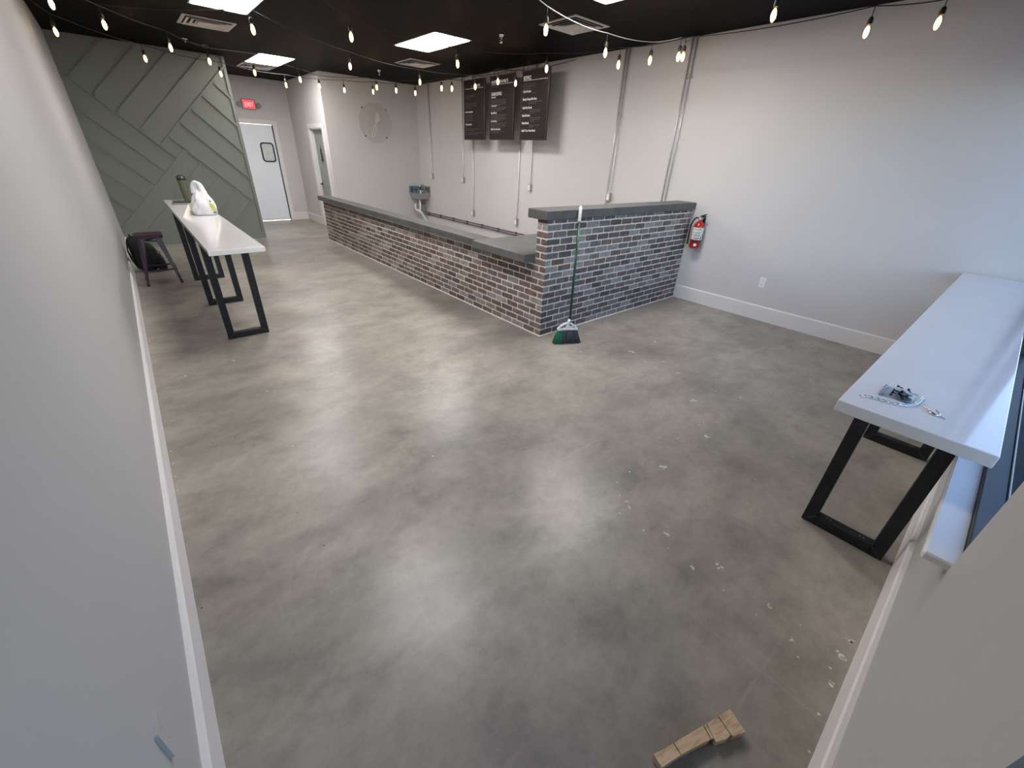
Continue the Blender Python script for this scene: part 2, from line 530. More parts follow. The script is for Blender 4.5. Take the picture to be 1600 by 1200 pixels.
# ------------------------------------------------------------------ room shell
b = MB(); b.box((XL - 0.3, -0.45, -0.1), (XR + 0.3, YD + 0.8, 0)); struct(b.build('floor', M_floor, origin=(0, 0, 0)))
b = MB(); b.box((XL - 0.3, -0.45, ZC), (XR + 0.3, YD + 0.8, ZC + 0.1)); struct(b.build('ceiling', M_ceil, origin=(0, 0, ZC)))
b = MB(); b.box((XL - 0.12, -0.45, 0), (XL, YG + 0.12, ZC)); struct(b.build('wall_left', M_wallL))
b = MB(); b.box((XR, -0.45, 0), (XR + 0.12, YG + 0.12, ZC)); struct(b.build('wall_right', M_wall))
b = MB(); b.box((XH, YG, 0), (XR, YG + 0.12, ZC)); struct(b.build('wall_back', M_wall))

# accent wall with diagonal battens
XG = 2.045
b = MB(); b.box((XL, YG, 0), (XG, YG + 0.12, ZC))
wg = struct(b.build('wall_accent', M_green))
b = MB(); b.box((XG - 0.12, YG + 0.12, 0), (XG, YD + 0.1, ZC)); struct(b.build('wall_hall_left', M_wall))
b = MB()
x0, x1, z0, z1 = XL, XG - 0.045, 0.13, ZC


def span(u=None, v=None, lim=None):
    """centre line of x+z=u or x-z=v inside the wall, cut to lim on the other coordinate"""
    out = []
    N = 1200
    for i in range(N + 1):
        x = x0 + (x1 - x0) * i / N
        z = (u - x) if u is not None else (x - v)
        if z0 <= z <= z1:
            o = (x - z) if u is not None else (x + z)
            if lim[0] <= o <= lim[1]:
                out.append((x, z))
    return (out[0], out[-1]) if out else None


def batten2(**k):
    s = span(**k)
    if not s: return
    (xa, za), (xb, zb) = s
    d = V((xb - xa, 0, zb - za)).normalized()
    n = V((-d.z, 0, d.x)) * 0.019
    A, B = V((xa, YG, za)), V((xb, YG, zb))
    q = [A - n, B - n, B + n, A + n]
    q = [V((min(max(p.x, x0), XG), p.y, min(max(p.z, z0), z1))) for p in q]
    lo = [b.v(p) for p in q]; hi = [b.v(p + V((0, -0.019, 0))) for p in q]
    b.face(hi); b.face(list(reversed(lo)))
    for i in range(4):
        b.face([lo[i], lo[(i + 1) % 4], hi[(i + 1) % 4], hi[i]])


for vv in (-2.865, -2.42, -1.965, -1.485, -1.04):
    batten2(v=vv, lim=(2.40, 9))
batten2(u=2.395, lim=(-9, -0.67))
for uu in (1.935, 1.485, 1.025, 0.575):
    batten2(u=uu, lim=(-9, -0.67))
batten2(v=-0.645, lim=(-9, 2.72))
batten2(u=2.725, lim=(-1.03, 9))
for uu in (3.195, 3.665, 4.125, 4.58):
    batten2(u=uu, lim=(-1.03, 9))
for vv in (-0.215, 0.255, 0.745, 1.195):
    batten2(v=vv, lim=(-9, 2.72))
b.box((XG - 0.05, YG - 0.019, 0.13), (XG, YG, ZC))
b.build('batten_trim', M_green, wg)
b = MB(); b.box((XL, YG - 0.022, 0), (XG, YG, 0.13)); struct(b.build('baseboard_accent', M_green))

# hall end wall with the white swing door
dx0, dx1, dz = 2.20, 3.262, 2.262
b = MB()
b.box((XG, YD, 0), (dx0, YD + 0.12, ZC)); b.box((dx1, YD, 0), (XH + 0.12, YD + 0.12, ZC)); b.box((dx0, YD, dz), (dx1, YD + 0.12, ZC))
struct(b.build('wall_hall_end', M_wall))
b = MB()
b.box((dx1, YD - 0.018, 0), (dx1 + 0.098, YD, dz + 0.095), 0.004)
b.box((dx0 - 0.098, YD - 0.018, 0), (dx0, YD, dz + 0.095), 0.004)
b.box((dx0, YD - 0.018, dz), (dx1, YD, dz + 0.095), 0.004)
struct(b.build('trim_1', M_trim))


def rrect(cx, cz, w, h, r, n=6):
    pts = []
    for (sx, sz, a0) in ((1, 1, 0), (-1, 1, 90), (-1, -1, 180), (1, -1, 270)):
        for k in range(n + 1):
            a = math.radians(a0 + 90 * k / n)
            pts.append((cx + sx * (w / 2 - r) + r * math.cos(a), cz + sz * (h / 2 - r) + r * math.sin(a)))
    return pts


b = MB(); b.box((dx0 + 0.006, YD + 0.03, 0.012), (dx1 - 0.022, YD + 0.075, dz - 0.006), 0.004)
d1 = struct(b.build('door_1', M_doorw))
fy = lambda y: (lambda a, c: (a, y, c))
b = MB(); b.ring(rrect(3.035, 1.645, 0.315, 0.445, 0.075), rrect(3.035, 1.645, 0.255, 0.385, 0.05), fy(YD + 0.032), (0, -0.02, 0))
b.build('window_gasket', M_rubber, d1)
b = MB(); b.prism(rrect(3.035, 1.645, 0.256, 0.386, 0.05), fy(YD + 0.029), (0, -0.004, 0))
b.build('window_pane', mat('frosted_door_pane', (0.62, 0.64, 0.66), 0.15, noise=0.12, nscale=9), d1)
b = MB(); b.box((dx0 + 0.006, YD + 0.024, 0.012), (dx1 - 0.022, YD + 0.031, 0.05), 0.002)
b.build('kick_strip', M_trim, d1)
b = MB(); b.box((dx1 - 0.020, YD + 0.028, 0.01), (dx1 - 0.004, YD + 0.07, dz - 0.01)); b.build('hinge_gap_shade', M_rubber, d1)  # black strip standing in for the shade in the gap beside the door

# hall side wall with the recessed grey-green door
hy0, hy1, hz = 11.165, 12.072, 2.197
b = MB()
b.box((XH, YG + 0.12, 0), (XH + 0.14, hy0, ZC)); b.box((XH, hy1, 0), (XH + 0.14, YD, ZC)); b.box((XH, hy0, hz), (XH + 0.14, hy1, ZC))
struct(b.build('wall_hall_right', M_wall))
b = MB()
for (ya, yb, za, zb) in ((hy0 - 0.13, hy0, 0, hz + 0.097), (hy1, hy1 + 0.13, 0, hz + 0.097), (hy0, hy1, hz, hz + 0.097)):
    b.box((XH - 0.018, ya, za), (XH, yb, zb), 0.004)
b.box((XH - 0.002, hy1 - 0.018, 0), (XH + 0.14, hy1, hz)); b.box((XH - 0.002, hy0, 0), (XH + 0.14, hy0 + 0.018, hz)); b.box((XH - 0.002, hy0, hz - 0.018), (XH + 0.14, hy1, hz))
struct(b.build('trim_2', M_trim))
b = MB(); b.box((XH + 0.085, hy0 + 0.02, 0.012), (XH + 0.125, hy1 - 0.02, hz - 0.02), 0.003)
for (za, zb) in ((0.2, 1.0), (1.12, 2.02)):
    b.ring([(hy0 + 0.14, za), (hy1 - 0.14, za), (hy1 - 0.14, zb), (hy0 + 0.14, zb)], [(hy0 + 0.165, za + 0.025), (hy1 - 0.165, za + 0.025), (hy1 - 0.165, zb - 0.025), (hy0 + 0.165, zb - 0.025)],
           lambda a, c: (XH + 0.086, a, c), (-0.008, 0, 0))
d2 = struct(b.build('door_2', M_doorg))
b = MB()
b.lathe([(0.034, 0), (0.034, 0.012)], (XH + 0.085, 12.0, 1.0), Matrix.Rotation(-math.pi / 2, 4, 'Y'))
b.tube([(XH + 0.08, 12.0, 1.0), (XH + 0.03, 12.0, 1.0), (XH + 0.028, 11.985, 1.0), (XH + 0.03, 11.87, 1.003)], 0.012)
b.build('door_lever', M_black, d2)
b = MB(); b.box((XH + 0.14, YG + 0.12, 0), (XH + 0.22, YD + 0.1, ZC)); struct(b.build('wall_behind_door', M_wall))

# front wall: pier, knee wall, headers
WZ = 0.73; WT = 2.72; DT = 2.45
b = MB()
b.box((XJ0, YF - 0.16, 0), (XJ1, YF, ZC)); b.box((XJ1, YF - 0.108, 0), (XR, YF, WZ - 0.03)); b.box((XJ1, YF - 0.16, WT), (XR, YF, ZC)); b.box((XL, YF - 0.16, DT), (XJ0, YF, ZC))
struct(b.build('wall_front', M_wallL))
b = MB(); b.box((XJ1 - 0.0, YF - 0.022, WZ - 0.03), (XR, -0.203, WZ), 0.006)
struct(b.build('trim_3', M_trim))
# window
b = MB()
b.box((XJ1, YF - 0.085, WZ - 0.01), (XR, YF - 0.018, WZ + 0.026), 0.003)
b.box((XJ1, YF - 0.085, WT - 0.05), (XR, YF - 0.018, WT), 0.003)
for xm in (XJ1, 4.35, XR - 0.05):
    b.box((xm, YF - 0.085, WZ), (xm + 0.05, YF - 0.018, WT), 0.003)
w1 = struct(b.build('window_1', M_alu))
b = MB()
b.box((XJ1 + 0.05, YF - 0.092, WZ + 0.0), (XR - 0.05, YF - 0.085, WZ + 0.032), 0.002)
b.build('glazing_bead', M_alul, w1)
for (xa, xb) in ((XJ1 + 0.05, 4.35), (4.40, XR - 0.05)):
    b = MB(); b.box((xa, YF - 0.106, WZ - 0.02), (xb, YF - 0.100, WT - 0.05)); b.build('pane', M_pane, w1)
# entrance door
b = MB()
b.box((XL, YF - 0.13, 0.0), (XL + 0.05, YF - 0.02, DT), 0.003); b.box((XJ0 - 0.05, YF - 0.13, 0), (XJ0, YF - 0.02, DT), 0.003); b.box((XL, YF - 0.13, DT - 0.05), (XJ0, YF - 0.02, DT), 0.003)
struct(b.build('trim_4', M_alu))
b = MB()
dl, dr = XL + 0.055, XJ0 - 0.055
b.box((dl, YF - 0.10, 0.01), (dl + 0.09, YF - 0.055, DT - 0.055), 0.003); b.box((dr - 0.09, YF - 0.10, 0.01), (dr, YF - 0.055, DT - 0.055), 0.003)
b.box((dl, YF - 0.10, 0.01), (dr, YF - 0.055, 0.25), 0.003); b.box((dl, YF - 0.10, DT - 0.15), (dr, YF - 0.055, DT - 0.055), 0.003)
d3 = struct(b.build('door_3', M_alu))
b = MB(); b.box((dl + 0.09, YF - 0.082, 0.25), (dr - 0.09, YF - 0.076, DT - 0.15)); b.build('pane', M_pane, d3)
b = MB(); b.tube([(dl + 0.12, YF - 0.02, 1.05), (dr - 0.12, YF - 0.02, 1.05)], 0.015); b.tube([(dl + 0.12, YF - 0.06, 1.05), (dl + 0.12, YF - 0.02, 1.05)], 0.012); b.tube([(dr - 0.12, YF - 0.06, 1.05), (dr - 0.12, YF - 0.02, 1.05)], 0.012)
b.build('push_bar', M_alul, d3)
b = MB(); b.box((-25, -2.6, -0.16), (35, -0.45, -0.10)); struct(b.build('pavement', M_asph))
b = MB(); b.box((-40, -45, -0.22), (50, -2.6, -0.16)); struct(b.build('bounce_ground', mat('pale_bounce_ground', (0.50, 0.49, 0.47), 0.9, noise=0.08, nscale=3)))  # unseen pale ground, added to bounce daylight up through the window

# baseboards
def baseboard(name, a, c, n, h=0.19, t=0.021, m=M_trim):
    """board along a-c, n = direction out of the wall"""
    a = V((*a, 0)); c = V((*c, 0)); n = V((*n, 0))
    bb = MB()
    prof = [(0, 0), (t, 0), (t, h - 0.012), (t - 0.006, h), (0, h)]
    pa = [bb.v(a + n * p + V((0, 0, q))) for p, q in prof]; pc = [bb.v(c + n * p + V((0, 0, q))) for p, q in prof]
    for i in range(5):
        bb.face([pa[i], pa[(i + 1) % 5], pc[(i + 1) % 5], pc[i]])
    bb.face(list(reversed(pa))); bb.face(pc)
    return struct(bb.build(name, m))


baseboard('baseboard_left', (XL, YF), (XL, YG - 0.022), (1, 0))
baseboard('baseboard_right', (XR, YF + 0.022), (XR, 3.115), (-1, 0))
baseboard('baseboard_front', (XJ0, YF), (XR, YF), (0, 1))
baseboard('baseboard_hall_end', (dx1 + 0.098, YD), (XH, YD), (0, -1))
baseboard('baseboard_hall_right', (XH, hy1 + 0.13), (XH, YD - 0.022), (-1, 0))

# ------------------------------------------------------------------ brick service counter
TINTS = [(0.135, 0.085, 0.068), (0.165, 0.110, 0.090), (0.110, 0.076, 0.066), (0.215, 0.160, 0.132), (0.275, 0.225, 0.195), (0.310, 0.270, 0.245),
         (0.185, 0.152, 0.134), (0.180, 0.112, 0.092), (0.150, 0.124, 0.114), (0.340, 0.300, 0.270)]


def one_brick(bb, f, a0, a1, z0, z1, nrm):
    """worn-corner brick face on a wall; f(a,z) -> point on the wall plane, nrm outward"""
    nrm = V(nrm)
    t = random.choice(TINTS); k = random.uniform(0.85, 1.15)
    bb.tint((t[0] * k, t[1] * k, t[2] * k, 1))
    r = min(0.007, (a1 - a0) / 4)
    j = lambda: random.uniform(-0.0018, 0.0018)
    pts = [(a0 + r, z0 + j()), (a1 - r, z0 + j()), (a1 + j(), z0 + r), (a1 + j(), z1 - r), (a1 - r, z1 + j()), (a0 + r, z1 + j()), (a0 + j(), z1 - r), (a0 + j(), z0 + r)]
    d = nrm * (0.0055 + random.uniform(-0.0015, 0.0015))
    lo = [bb.v(V(f(*p))) for p in pts]
    ca, cz = (a0 + a1) / 2, (z0 + z1) / 2
    mid = [bb.v(V(f(*p)) + d * 0.75) for p in pts]
    hi = [bb.v(V(f(p[0] + (0.0025 if p[0] < ca else -0.0025), p[1] + (0.0025 if p[1] < cz else -0.0025))) + d) for p in pts]
    for A, B in ((lo, mid), (mid, hi)):
        for i in range(8):
            bb.face([A[i], A[(i + 1) % 8], B[(i + 1) % 8], B[i]])
    bb.face(hi)


def courses(bb, f, a0, a1, z0, z1, nrm, H=0.0712, Lb=0.206, mort=0.0155, first=0):
    z = z0 + 0.010; row = first
    while z < z1 - 0.012:
        zt = min(z + H - mort, z1)
        a = a0 + 0.004
        first_len = (Lb - mort) if row % 2 == 0 else (Lb - mort) * 0.42
        start = True
        while a < a1 - 0.02:
            Lc = (first_len if start else Lb - mort) * random.uniform(0.96, 1.04)
            start = False
            e = min(a + Lc, a1 - 0.004)
            if a1 - 0.004 - e < 0.03: e = a1 - 0.004
            one_brick(bb, f, a, e, z, zt, nrm)
            a = e + mort
        z += H; row += 1


BX, BY = 3.14, 3.12
BYB = 3.278; BXB = 3.296; BYE = 10.05
ZB1, ZT1 = 0.814, 0.903        # low cap
ZB2, ZT2 = 1.255, 1.345        # tall cap
counter = thing('service_counter', (4.2, 5.0, 0), 'L-shaped brick service counter with grey concrete tops, tall end against the right wall', 'counter')
b = MB(); g = 0.0055
b.box((BX + g, BY + g, 0), (XR - 0.002, BYB, ZB2)); b.box((BX + g, BYB, 0), (BXB, BYE - g, ZB1))
b.box((BXB, 4.08, 0), (4.12, 4.18, ZB1)); b.box((4.04, BYB, 0), (4.12, 4.08, ZB1))
b.build('core_wall', M_mortar, counter)
b = MB()
courses(b, lambda a, z: (a, BY + g, z), BX, XR - 0.012, 0, ZB2 + 0.004, (0, -1, 0))
b.build('brick_facing', M_brick, counter)
b = MB()
courses(b, lambda a, z: (BX + g, a, z), BY, BYE, 0, 0.0712 * 12, (-1, 0, 0), first=1)
courses(b, lambda a, z: (BX + g, a, z), BY, BYB, 0.0712 * 12, ZB2 + 0.004, (-1, 0, 0), first=1)
courses(b, lambda a, z: (a, BYE - g, z), BX, BXB, 0, ZB1 + 0.004, (0, 1, 0))
b.build('brick_facing', M_brick, counter)
b = MB(); b.box((3.095, 3.092, ZB2), (XR - 0.002, 3.385, ZT2), 0.008, seg=2); b.build('bar_top', M_cap, counter)
b = MB(); b.box((3.060, 4.19, ZB1 + 0.002), (3.305, 10.10, ZT1 - 0.003), 0.006, seg=2); b.build('ledge_top', M_cap, counter)
b = MB(); b.box((2.985, BYB + 0.001, ZB1), (4.15, 4.235, ZT1), 0.008, seg=2); b.build('worktop', M_capm, counter)
b = MB(); b.box((BX - 0.014, BY - 0.014, 0), (XR - 0.022, BY + 0.0, 0.009)); b.box((BX - 0.014, BY, 0), (BX, BYE, 0.009)); b.build('base_caulk', M_mortar, counter)
b = MB(); b.box((XR - 0.013, BY - 0.003, 0.0), (XR - 0.001, BY + 0.0, ZB2)); b.build('wall_caulk', M_trim, counter)

# ------------------------------------------------------------------ bar tables
def bar_table(name, label, x0, x1, y0, y1, ztop, thick, legs, axis, group):
    """legs: list of positions along axis; square-tube frames across the other axis"""
    t = thing(name, ((x0 + x1) / 2, (y0 + y1) / 2, 0), label, 'table', group)
    bb = MB(); bb.box((x0, y0, ztop - thick), (x1, y1, ztop), 0.004, seg=2); bb.build('tabletop', M_quartz, t)
    T = 0.062
    zt = ztop - thick
    for (p, lo, hi) in legs:
        bb = MB()
        def P(a, z): return (a, p + T / 2, z) if axis == 'y' else (p + T / 2, a, z)
        for a in (lo + T / 2, hi - T / 2):
            c = P(a, 0)
            bb.box((c[0] - T / 2, c[1] - T / 2, 0), (c[0] + T / 2, c[1] + T / 2, zt), 0.003)
        c0 = P(lo + T, 0); c1 = P(hi - T, 0)
        for (za, zb) in ((0, T), (zt - T * 0.6, zt)):
            if axis == 'y': bb.box((lo + T - 0.003, p, za), (hi - T + 0.003, p + T, zb), 0.003)
            else: bb.box((p, lo + T - 0.003, za), (p + T, hi - T + 0.003, zb), 0.003)
        leg = bb.build('leg_frame', M_steel, t)
        # ground weld lines on the mitred lower corners, screw holes in the bottom bar
        for s, a in ((1, lo), (-1, hi)):
            o = p - 0.0008
            bb = MB()
            if axis == 'y': bb.obox((a + s * 0.004, o, 0.004), (a + s * T, o, T), 0.0016, 0.0035, up=(0, 1, 0))
            else: bb.obox((o, a + s * 0.004, 0.004), (o, a + s * T, T), 0.0016, 0.0035, up=(1, 0, 0))
            bb.build('weld_line', M_weld, leg)
        for a in (lo + T + 0.05, hi - T - 0.05):
            for k in (-0.008, 0.008):
                bb = MB(); bb.lathe([(0.005, 0), (0.005, 0.0012)], P(a + k, T), seg=10); bb.build('screw', M_weld, leg)
    return t


bar_table('bar_table', 'long white-topped bar table with black steel frame legs, beside the left wall', 0.345, 0.771, 4.25, 8.52, 1.02, 0.042,
          [(4.92, 0.352, 0.735), (6.245, 0.355, 0.735), (7.62, 0.360, 0.740)], 'y', 'white bar tables')
bar_table('bar_table', 'white-topped bar table on black steel frames, under the front window at right', 1.962, 6.0, -0.250, 0.214, 0.99, 0.050,
          [(2.486, -0.204, 0.178), (3.819, -0.204, 0.172), (5.15, -0.204, 0.172)], 'x', 'white bar tables')

# ------------------------------------------------------------------ things on the left bar table
ZT = 1.02
# tumbler
t = thing('tumbler', (0.625, 8.25, ZT), 'tall olive green tumbler with a dark lid at the far end of a bar table', 'tumbler')
b = MB(); b.lathe([(0.040, 0), (0.044, 0.006), (0.048, 0.12), (0.055, 0.27), (0.056, 0.285)], (0.625, 8.25, ZT), seg=28); b.build('body', M_olive, t)
b = MB(); b.lathe([(0.057, 0.285), (0.058, 0.292), (0.058, 0.312), (0.050, 0.318)], (0.625, 8.25, ZT), seg=28); ld = b.build('lid', M_black, t)
b = MB()
b.tube([V((0.625, 8.25, ZT + 0.315)) + V((0.050 * math.cos(a), 0, 0.030 * math.sin(a))) for a in [math.pi * k / 12 for k in range(13)]], 0.008); b.build('carry_loop', M_black, ld)
b = MB(); b.lathe([(0.030, 0.3175), (0.030, 0.324), (0.012, 0.330)], (0.625, 8.25, ZT), seg=20); b.build('spout', M_chrome, ld)
# notebook / dark slim folder
t = thing('notebook', (0.55, 7.98, ZT), 'thin dark slate notebook lying flat between the tumbler and the plastic bag', 'notebook')
R = Matrix.Translation((0.55, 7.98, ZT)) @ Matrix.Rotation(math.radians(-8), 4, 'Z')
b = MB(); b.box((-0.125, -0.17, 0), (0.125, 0.17, 0.004), 0.002, R); b.box((-0.125, -0.17, 0.018), (0.125, 0.17, 0.022), 0.002, R); b.box((-0.127, -0.17, 0), (-0.122, 0.17, 0.022), 0.001, R); b.build('cover', M_slate, t)
b = MB(); b.box((-0.121, -0.165, 0.004), (0.120, 0.165, 0.018), 0, R); b.build('page_block', mat('grey_pages', (0.42, 0.42, 0.40), 0.8, noise=0.1, nscale=60), t)

# shopping bag
bg = thing('shopping_bag', (0.635, 6.60, ZT), 'crumpled white plastic shopping bag with a yellow-green print on the left bar table', 'bag')
b = MB(); b.smooth = True
prof = [(0.00, 0.100, 0.080), (0.012, 0.116, 0.095), (0.04, 0.122, 0.100), (0.07, 0.122, 0.100), (0.10, 0.118, 0.095), (0.13, 0.112, 0.088), (0.16, 0.104, 0.078), (0.19, 0.092, 0.064), (0.22, 0.078, 0.048), (0.25, 0.064, 0.032), (0.275, 0.054, 0.018)]
rnd = random.Random(3)
NS = 40
ph = [rnd.uniform(0, 6.28) for _ in range(8)]
rings = []
for i, (z, rx, ry) in enumerate(prof):
    ring = []
    for k in range(NS):
        a = 2 * math.pi * k / NS
        w = 1 + 0.05 * math.sin(5 * a + ph[0] + z * 20) + 0.045 * math.sin(9 * a + ph[1] - z * 34) + 0.03 * math.sin(14 * a + ph[2] + z * 60)
        q = abs(math.cos(a)) ** 0.7 * (1 if math.cos(a) > 0 else -1); s = abs(math.sin(a)) ** 0.7 * (1 if math.sin(a) > 0 else -1)
        nz = noise_mod.noise(V((math.cos(a) * 2.6, math.sin(a) * 2.6, z * 21))) * (0.16 if i > 1 else 0.03)
        w += nz
        ring.append(b.v((0.635 + rx * q * w + 0.010 * (z / 0.25), 6.60 + ry * s * w, ZT + z + (0.008 * math.sin(7 * a + ph[3]) if i > 1 else 0))))
    rings.append(ring)
for i in range(len(rings) - 1):
    for k in range(NS):
        b.face([rings[i][k], rings[i][(k + 1) % NS], rings[i + 1][(k + 1) % NS], rings[i + 1][k]])
b.face(list(reversed(rings[0]))); b.face(rings[-1])
b.build('bag_body', M_bag, bg)
for s, (dx, hh, yy) in enumerate(((-0.022, 0.125, 6.585), (0.006, 0.112, 6.615))):
    b = MB(); b.smooth = True
    cx = 0.640 + dx
    pts = []
    for k in range(17):
        a = math.pi * k / 16
        pts.append(V((cx - 0.038 * math.cos(a), yy + 0.006 * math.sin(3 * a), ZT + 0.245 + hh * (math.sin(a) ** 0.75 if a > 0 else 0))))
    wd = [0.052 - 0.026 * math.sin(math.pi * k / 16) for k in range(17)]
    L0 = []
    for k, p in enumerate(pts):
        tng = (pts[min(k + 1, 16)] - pts[max(k - 1, 0)]).normalized()
        n = V((tng.z, 0, -tng.x)) * wd[k] / 2
        L0.append([b.v(p + n + V((0, 0.004, 0))), b.v(p + V((0, 0.011, 0))), b.v(p - n + V((0, 0.004, 0))), b.v(p - n - V((0, 0.004, 0))), b.v(p - V((0, 0.010, 0))), b.v(p + n - V((0, 0.004, 0)))])
    for k in range(16):
        for q in range(6):
            b.face([L0[k][q], L0[k][(q + 1) % 6], L0[k + 1][(q + 1) % 6], L0[k + 1][q]])
    b.build('bag_handle', M_bag, bg)
# print on the side facing the window end (+x, -y)
def bagpt(a, z):
    for i in range(len(prof) - 1):
        if prof[i][0] <= z <= prof[i + 1][0]:
            f = (z - prof[i][0]) / (prof[i + 1][0] - prof[i][0]); rx = prof[i][1] * (1 - f) + prof[i + 1][1] * f; ry = prof[i][2] * (1 - f) + prof[i + 1][2] * f
    w = 1.10
    q = abs(math.cos(a)) ** 0.7 * (1 if math.cos(a) > 0 else -1); s = abs(math.sin(a)) ** 0.7 * (1 if math.sin(a) > 0 else -1)
    return V((0.635 + rx * q * w + 0.010 * (z / 0.25), 6.60 + ry * s * w, ZT + z))
def patch(bb, a0, z0, ra, rz, n=18, rot=0.0):
    c = bb.v(bagpt(a0, z0)); ring = []
    for k in range(n):
        t_ = 2 * math.pi * k / n
        u_, v_ = ra * math.cos(t_), rz * math.sin(t_)
        ring.append(bb.v(bagpt(a0 + u_ + rot * v_ / rz * ra, z0 + v_)))
    for k in range(n):
        bb.face([c, ring[k], ring[(k + 1) % n]])
b = MB(); b.smooth = True; patch(b, math.radians(-58), 0.095, 0.26, 0.044, rot=-0.35)
pr = b.build('round_print', M_lime, bg)
M_gpr = mat('grey_bag_print', (0.10, 0.11, 0.12), 0.5, noise=0.1, nscale=40)
b = MB(); patch(b, math.radians(-58), 0.160, 0.09, 0.012); b.build('dark_dot_print', M_gpr, bg)
b = MB(); patch(b, math.radians(-52), 0.034, 0.22, 0.008); b.build('dark_line_print', M_gpr, bg)
b = MB()
pp = [(286, 339.5, ZT + 0.001), (303, 336, ZT + 0.001), (307, 326, ZT + 0.075), (313, 317, ZT + 0.135), (294, 319, ZT + 0.110)]
pp = [px_to_floor(*q) for q in pp]
lo_ = [b.v(q) for q in pp]; hi_ = [b.v(q + V((0.001, 0.004, 0.001))) for q in pp]
b.face(lo_); b.face(list(reversed(hi_)))
for i in range(5): b.face([lo_[i], hi_[i], hi_[(i + 1) % 5], lo_[(i + 1) % 5]])
b.build('paper_napkin', M_bag2, bg)

# ------------------------------------------------------------------ hardware on the right table
ZR = 0.99
zb = thing('zip_bag', (2.20, 0.07, ZR), 'small clear zip bag of black screws lying on the white table under the window', 'bag')
b = MB(); b.smooth = True
cor = [V((2.150, 0.115, 0)), V((2.285, 0.118, 0)), V((2.300, 0.010, 0)), V((2.165, 0.020, 0))]
N = 10
for side in (0, 1):
    G = []
    for i in range(N + 1):
        row = []
        for j in range(N + 1):
            u_, v_ = i / N, j / N
            p = cor[0] * (1 - u_) * (1 - v_) + cor[1] * u_ * (1 - v_) + cor[2] * u_ * v_ + cor[3] * (1 - u_) * v_
            puff = math.sin(math.pi * u_) * math.sin(math.pi * v_)
            z = 0.003 + side * (0.020 * puff + 0.004 * math.sin(9 * u_ + 5 * v_) * puff)
            row.append(b.v((p.x, p.y, ZR + z)))
        G.append(row)
    for i in range(N):
        for j in range(N):
            b.face([G[i][j], G[i + 1][j], G[i + 1][j + 1], G[i][j + 1]])
b.build('pouch', M_zipbag, zb)
b = MB(); b.tube([(2.150 + 0.135 * k / 14, 0.117 + 0.002 * math.sin(k * 2.1), ZR + 0.004 + 0.003 * abs(math.sin(k * 1.3))) for k in range(15)], 0.0035, 6); b.build('zip_seal', mat('grey_blue_seal', (0.20, 0.24, 0.28), 0.3, noise=0.1, nscale=40), zb)
b = MB(); rnd = random.Random(11)
for k in range(22):
    cx = 2.205 + rnd.uniform(-0.035, 0.075); cy = 0.062 + rnd.uniform(-0.03, 0.022); an = rnd.uniform(0, 3.14); z = ZR + 0.006 + rnd.uniform(0, 0.012)
    d = V((math.cos(an), math.sin(an), rnd.uniform(-0.15, 0.15))) * 0.012
    c = V((cx, cy, z))
    b.tube([c - d, c + d * 0.75, c + d * 0.76, c + d], [0.0018, 0.0024, 0.0055, 0.005], 6)
b.build('screws', M_black, zb)['kind'] = 'stuff'
b = MB(); b.box((2.165, 0.02, ZR + 0.0035), (2.215, 0.065, ZR + 0.0050)); b.build('card', mat('grey_card', (0.30, 0.33, 0.37), 0.5, noise=0.05, nscale=40), zb)


def chain(name, pts, label, n, hook=False):
    t = thing(name, (pts[0][0], pts[0][1], ZR), label, 'chain')
    # resample
    P = [V((x, y, 0)) for x, y in pts]
    seg = [0]
    for i in range(1, len(P)): seg.append(seg[-1] + (P[i] - P[i - 1]).length)
    def at(s):
        for i in range(1, len(P)):
            if s <= seg[i] or i == len(P) - 1:
                f = (s - seg[i - 1]) / max(1e-9, seg[i] - seg[i - 1]); return P[i - 1].lerp(P[i], f), (P[i] - P[i - 1]).normalized()
    bb = MB()
    for k in range(n):
        p, d = at(seg[-1] * (k + 0.5) / n)
        side = V((-d.y, d.x, 0)); up_ = V((0, 0, 1))
        if k % 2: side = (side * 0.75 + up_ * 0.66).normalized()
        Lh = seg[-1] / n * 0.78; Wh = 0.0042
        c = p + V((0, 0, ZR + 0.0058))
        loop = [c + d * (Lh * math.cos(a)) + side * (Wh * math.sin(a)) for a in [2 * math.pi * q / 10 for q in range(11)]]
        bb.tube(loop, 0.0014, 5, cap=False)
    bb.build('links', M_chrome, t)
    return t


c1 = chain('chain', [(2.070, 0.168), (2.085, 0.142), (2.092, 0.118), (2.096, 0.085), (2.108, 0.050), (2.132, 0.022), (2.165, 0.006), (2.205, 0.000), (2.245, -0.004), (2.283, -0.006)],
           'loose chrome chain curving round the zip bag on the white window table', 30)
c2 = chain('chain', [(2.196, -0.018), (2.178, -0.026), (2.163, -0.033), (2.150, -0.042)], 'short chrome chain with an open hook, nearest the front edge beyond the zip bag', 8)
b = MB(); b.tube([(2.150, -0.040, ZR + 0.005), (2.135, -0.048, ZR + 0.005), (2.128, -0.062, ZR + 0.005), (2.138, -0.074, ZR + 0.005), (2.158, -0.070, ZR + 0.005), (2.172, -0.058, ZR + 0.008)], [0.003, 0.004, 0.004, 0.0035, 0.003, 0.002], 8); b.build('hook', M_chrome, c2)
b = MB(); b.tube([(2.150, -0.046, ZR + 0.006), (2.125, -0.092, ZR + 0.004)], [0.003, 0.0015], 6); b.build('pin', M_sst, c2)

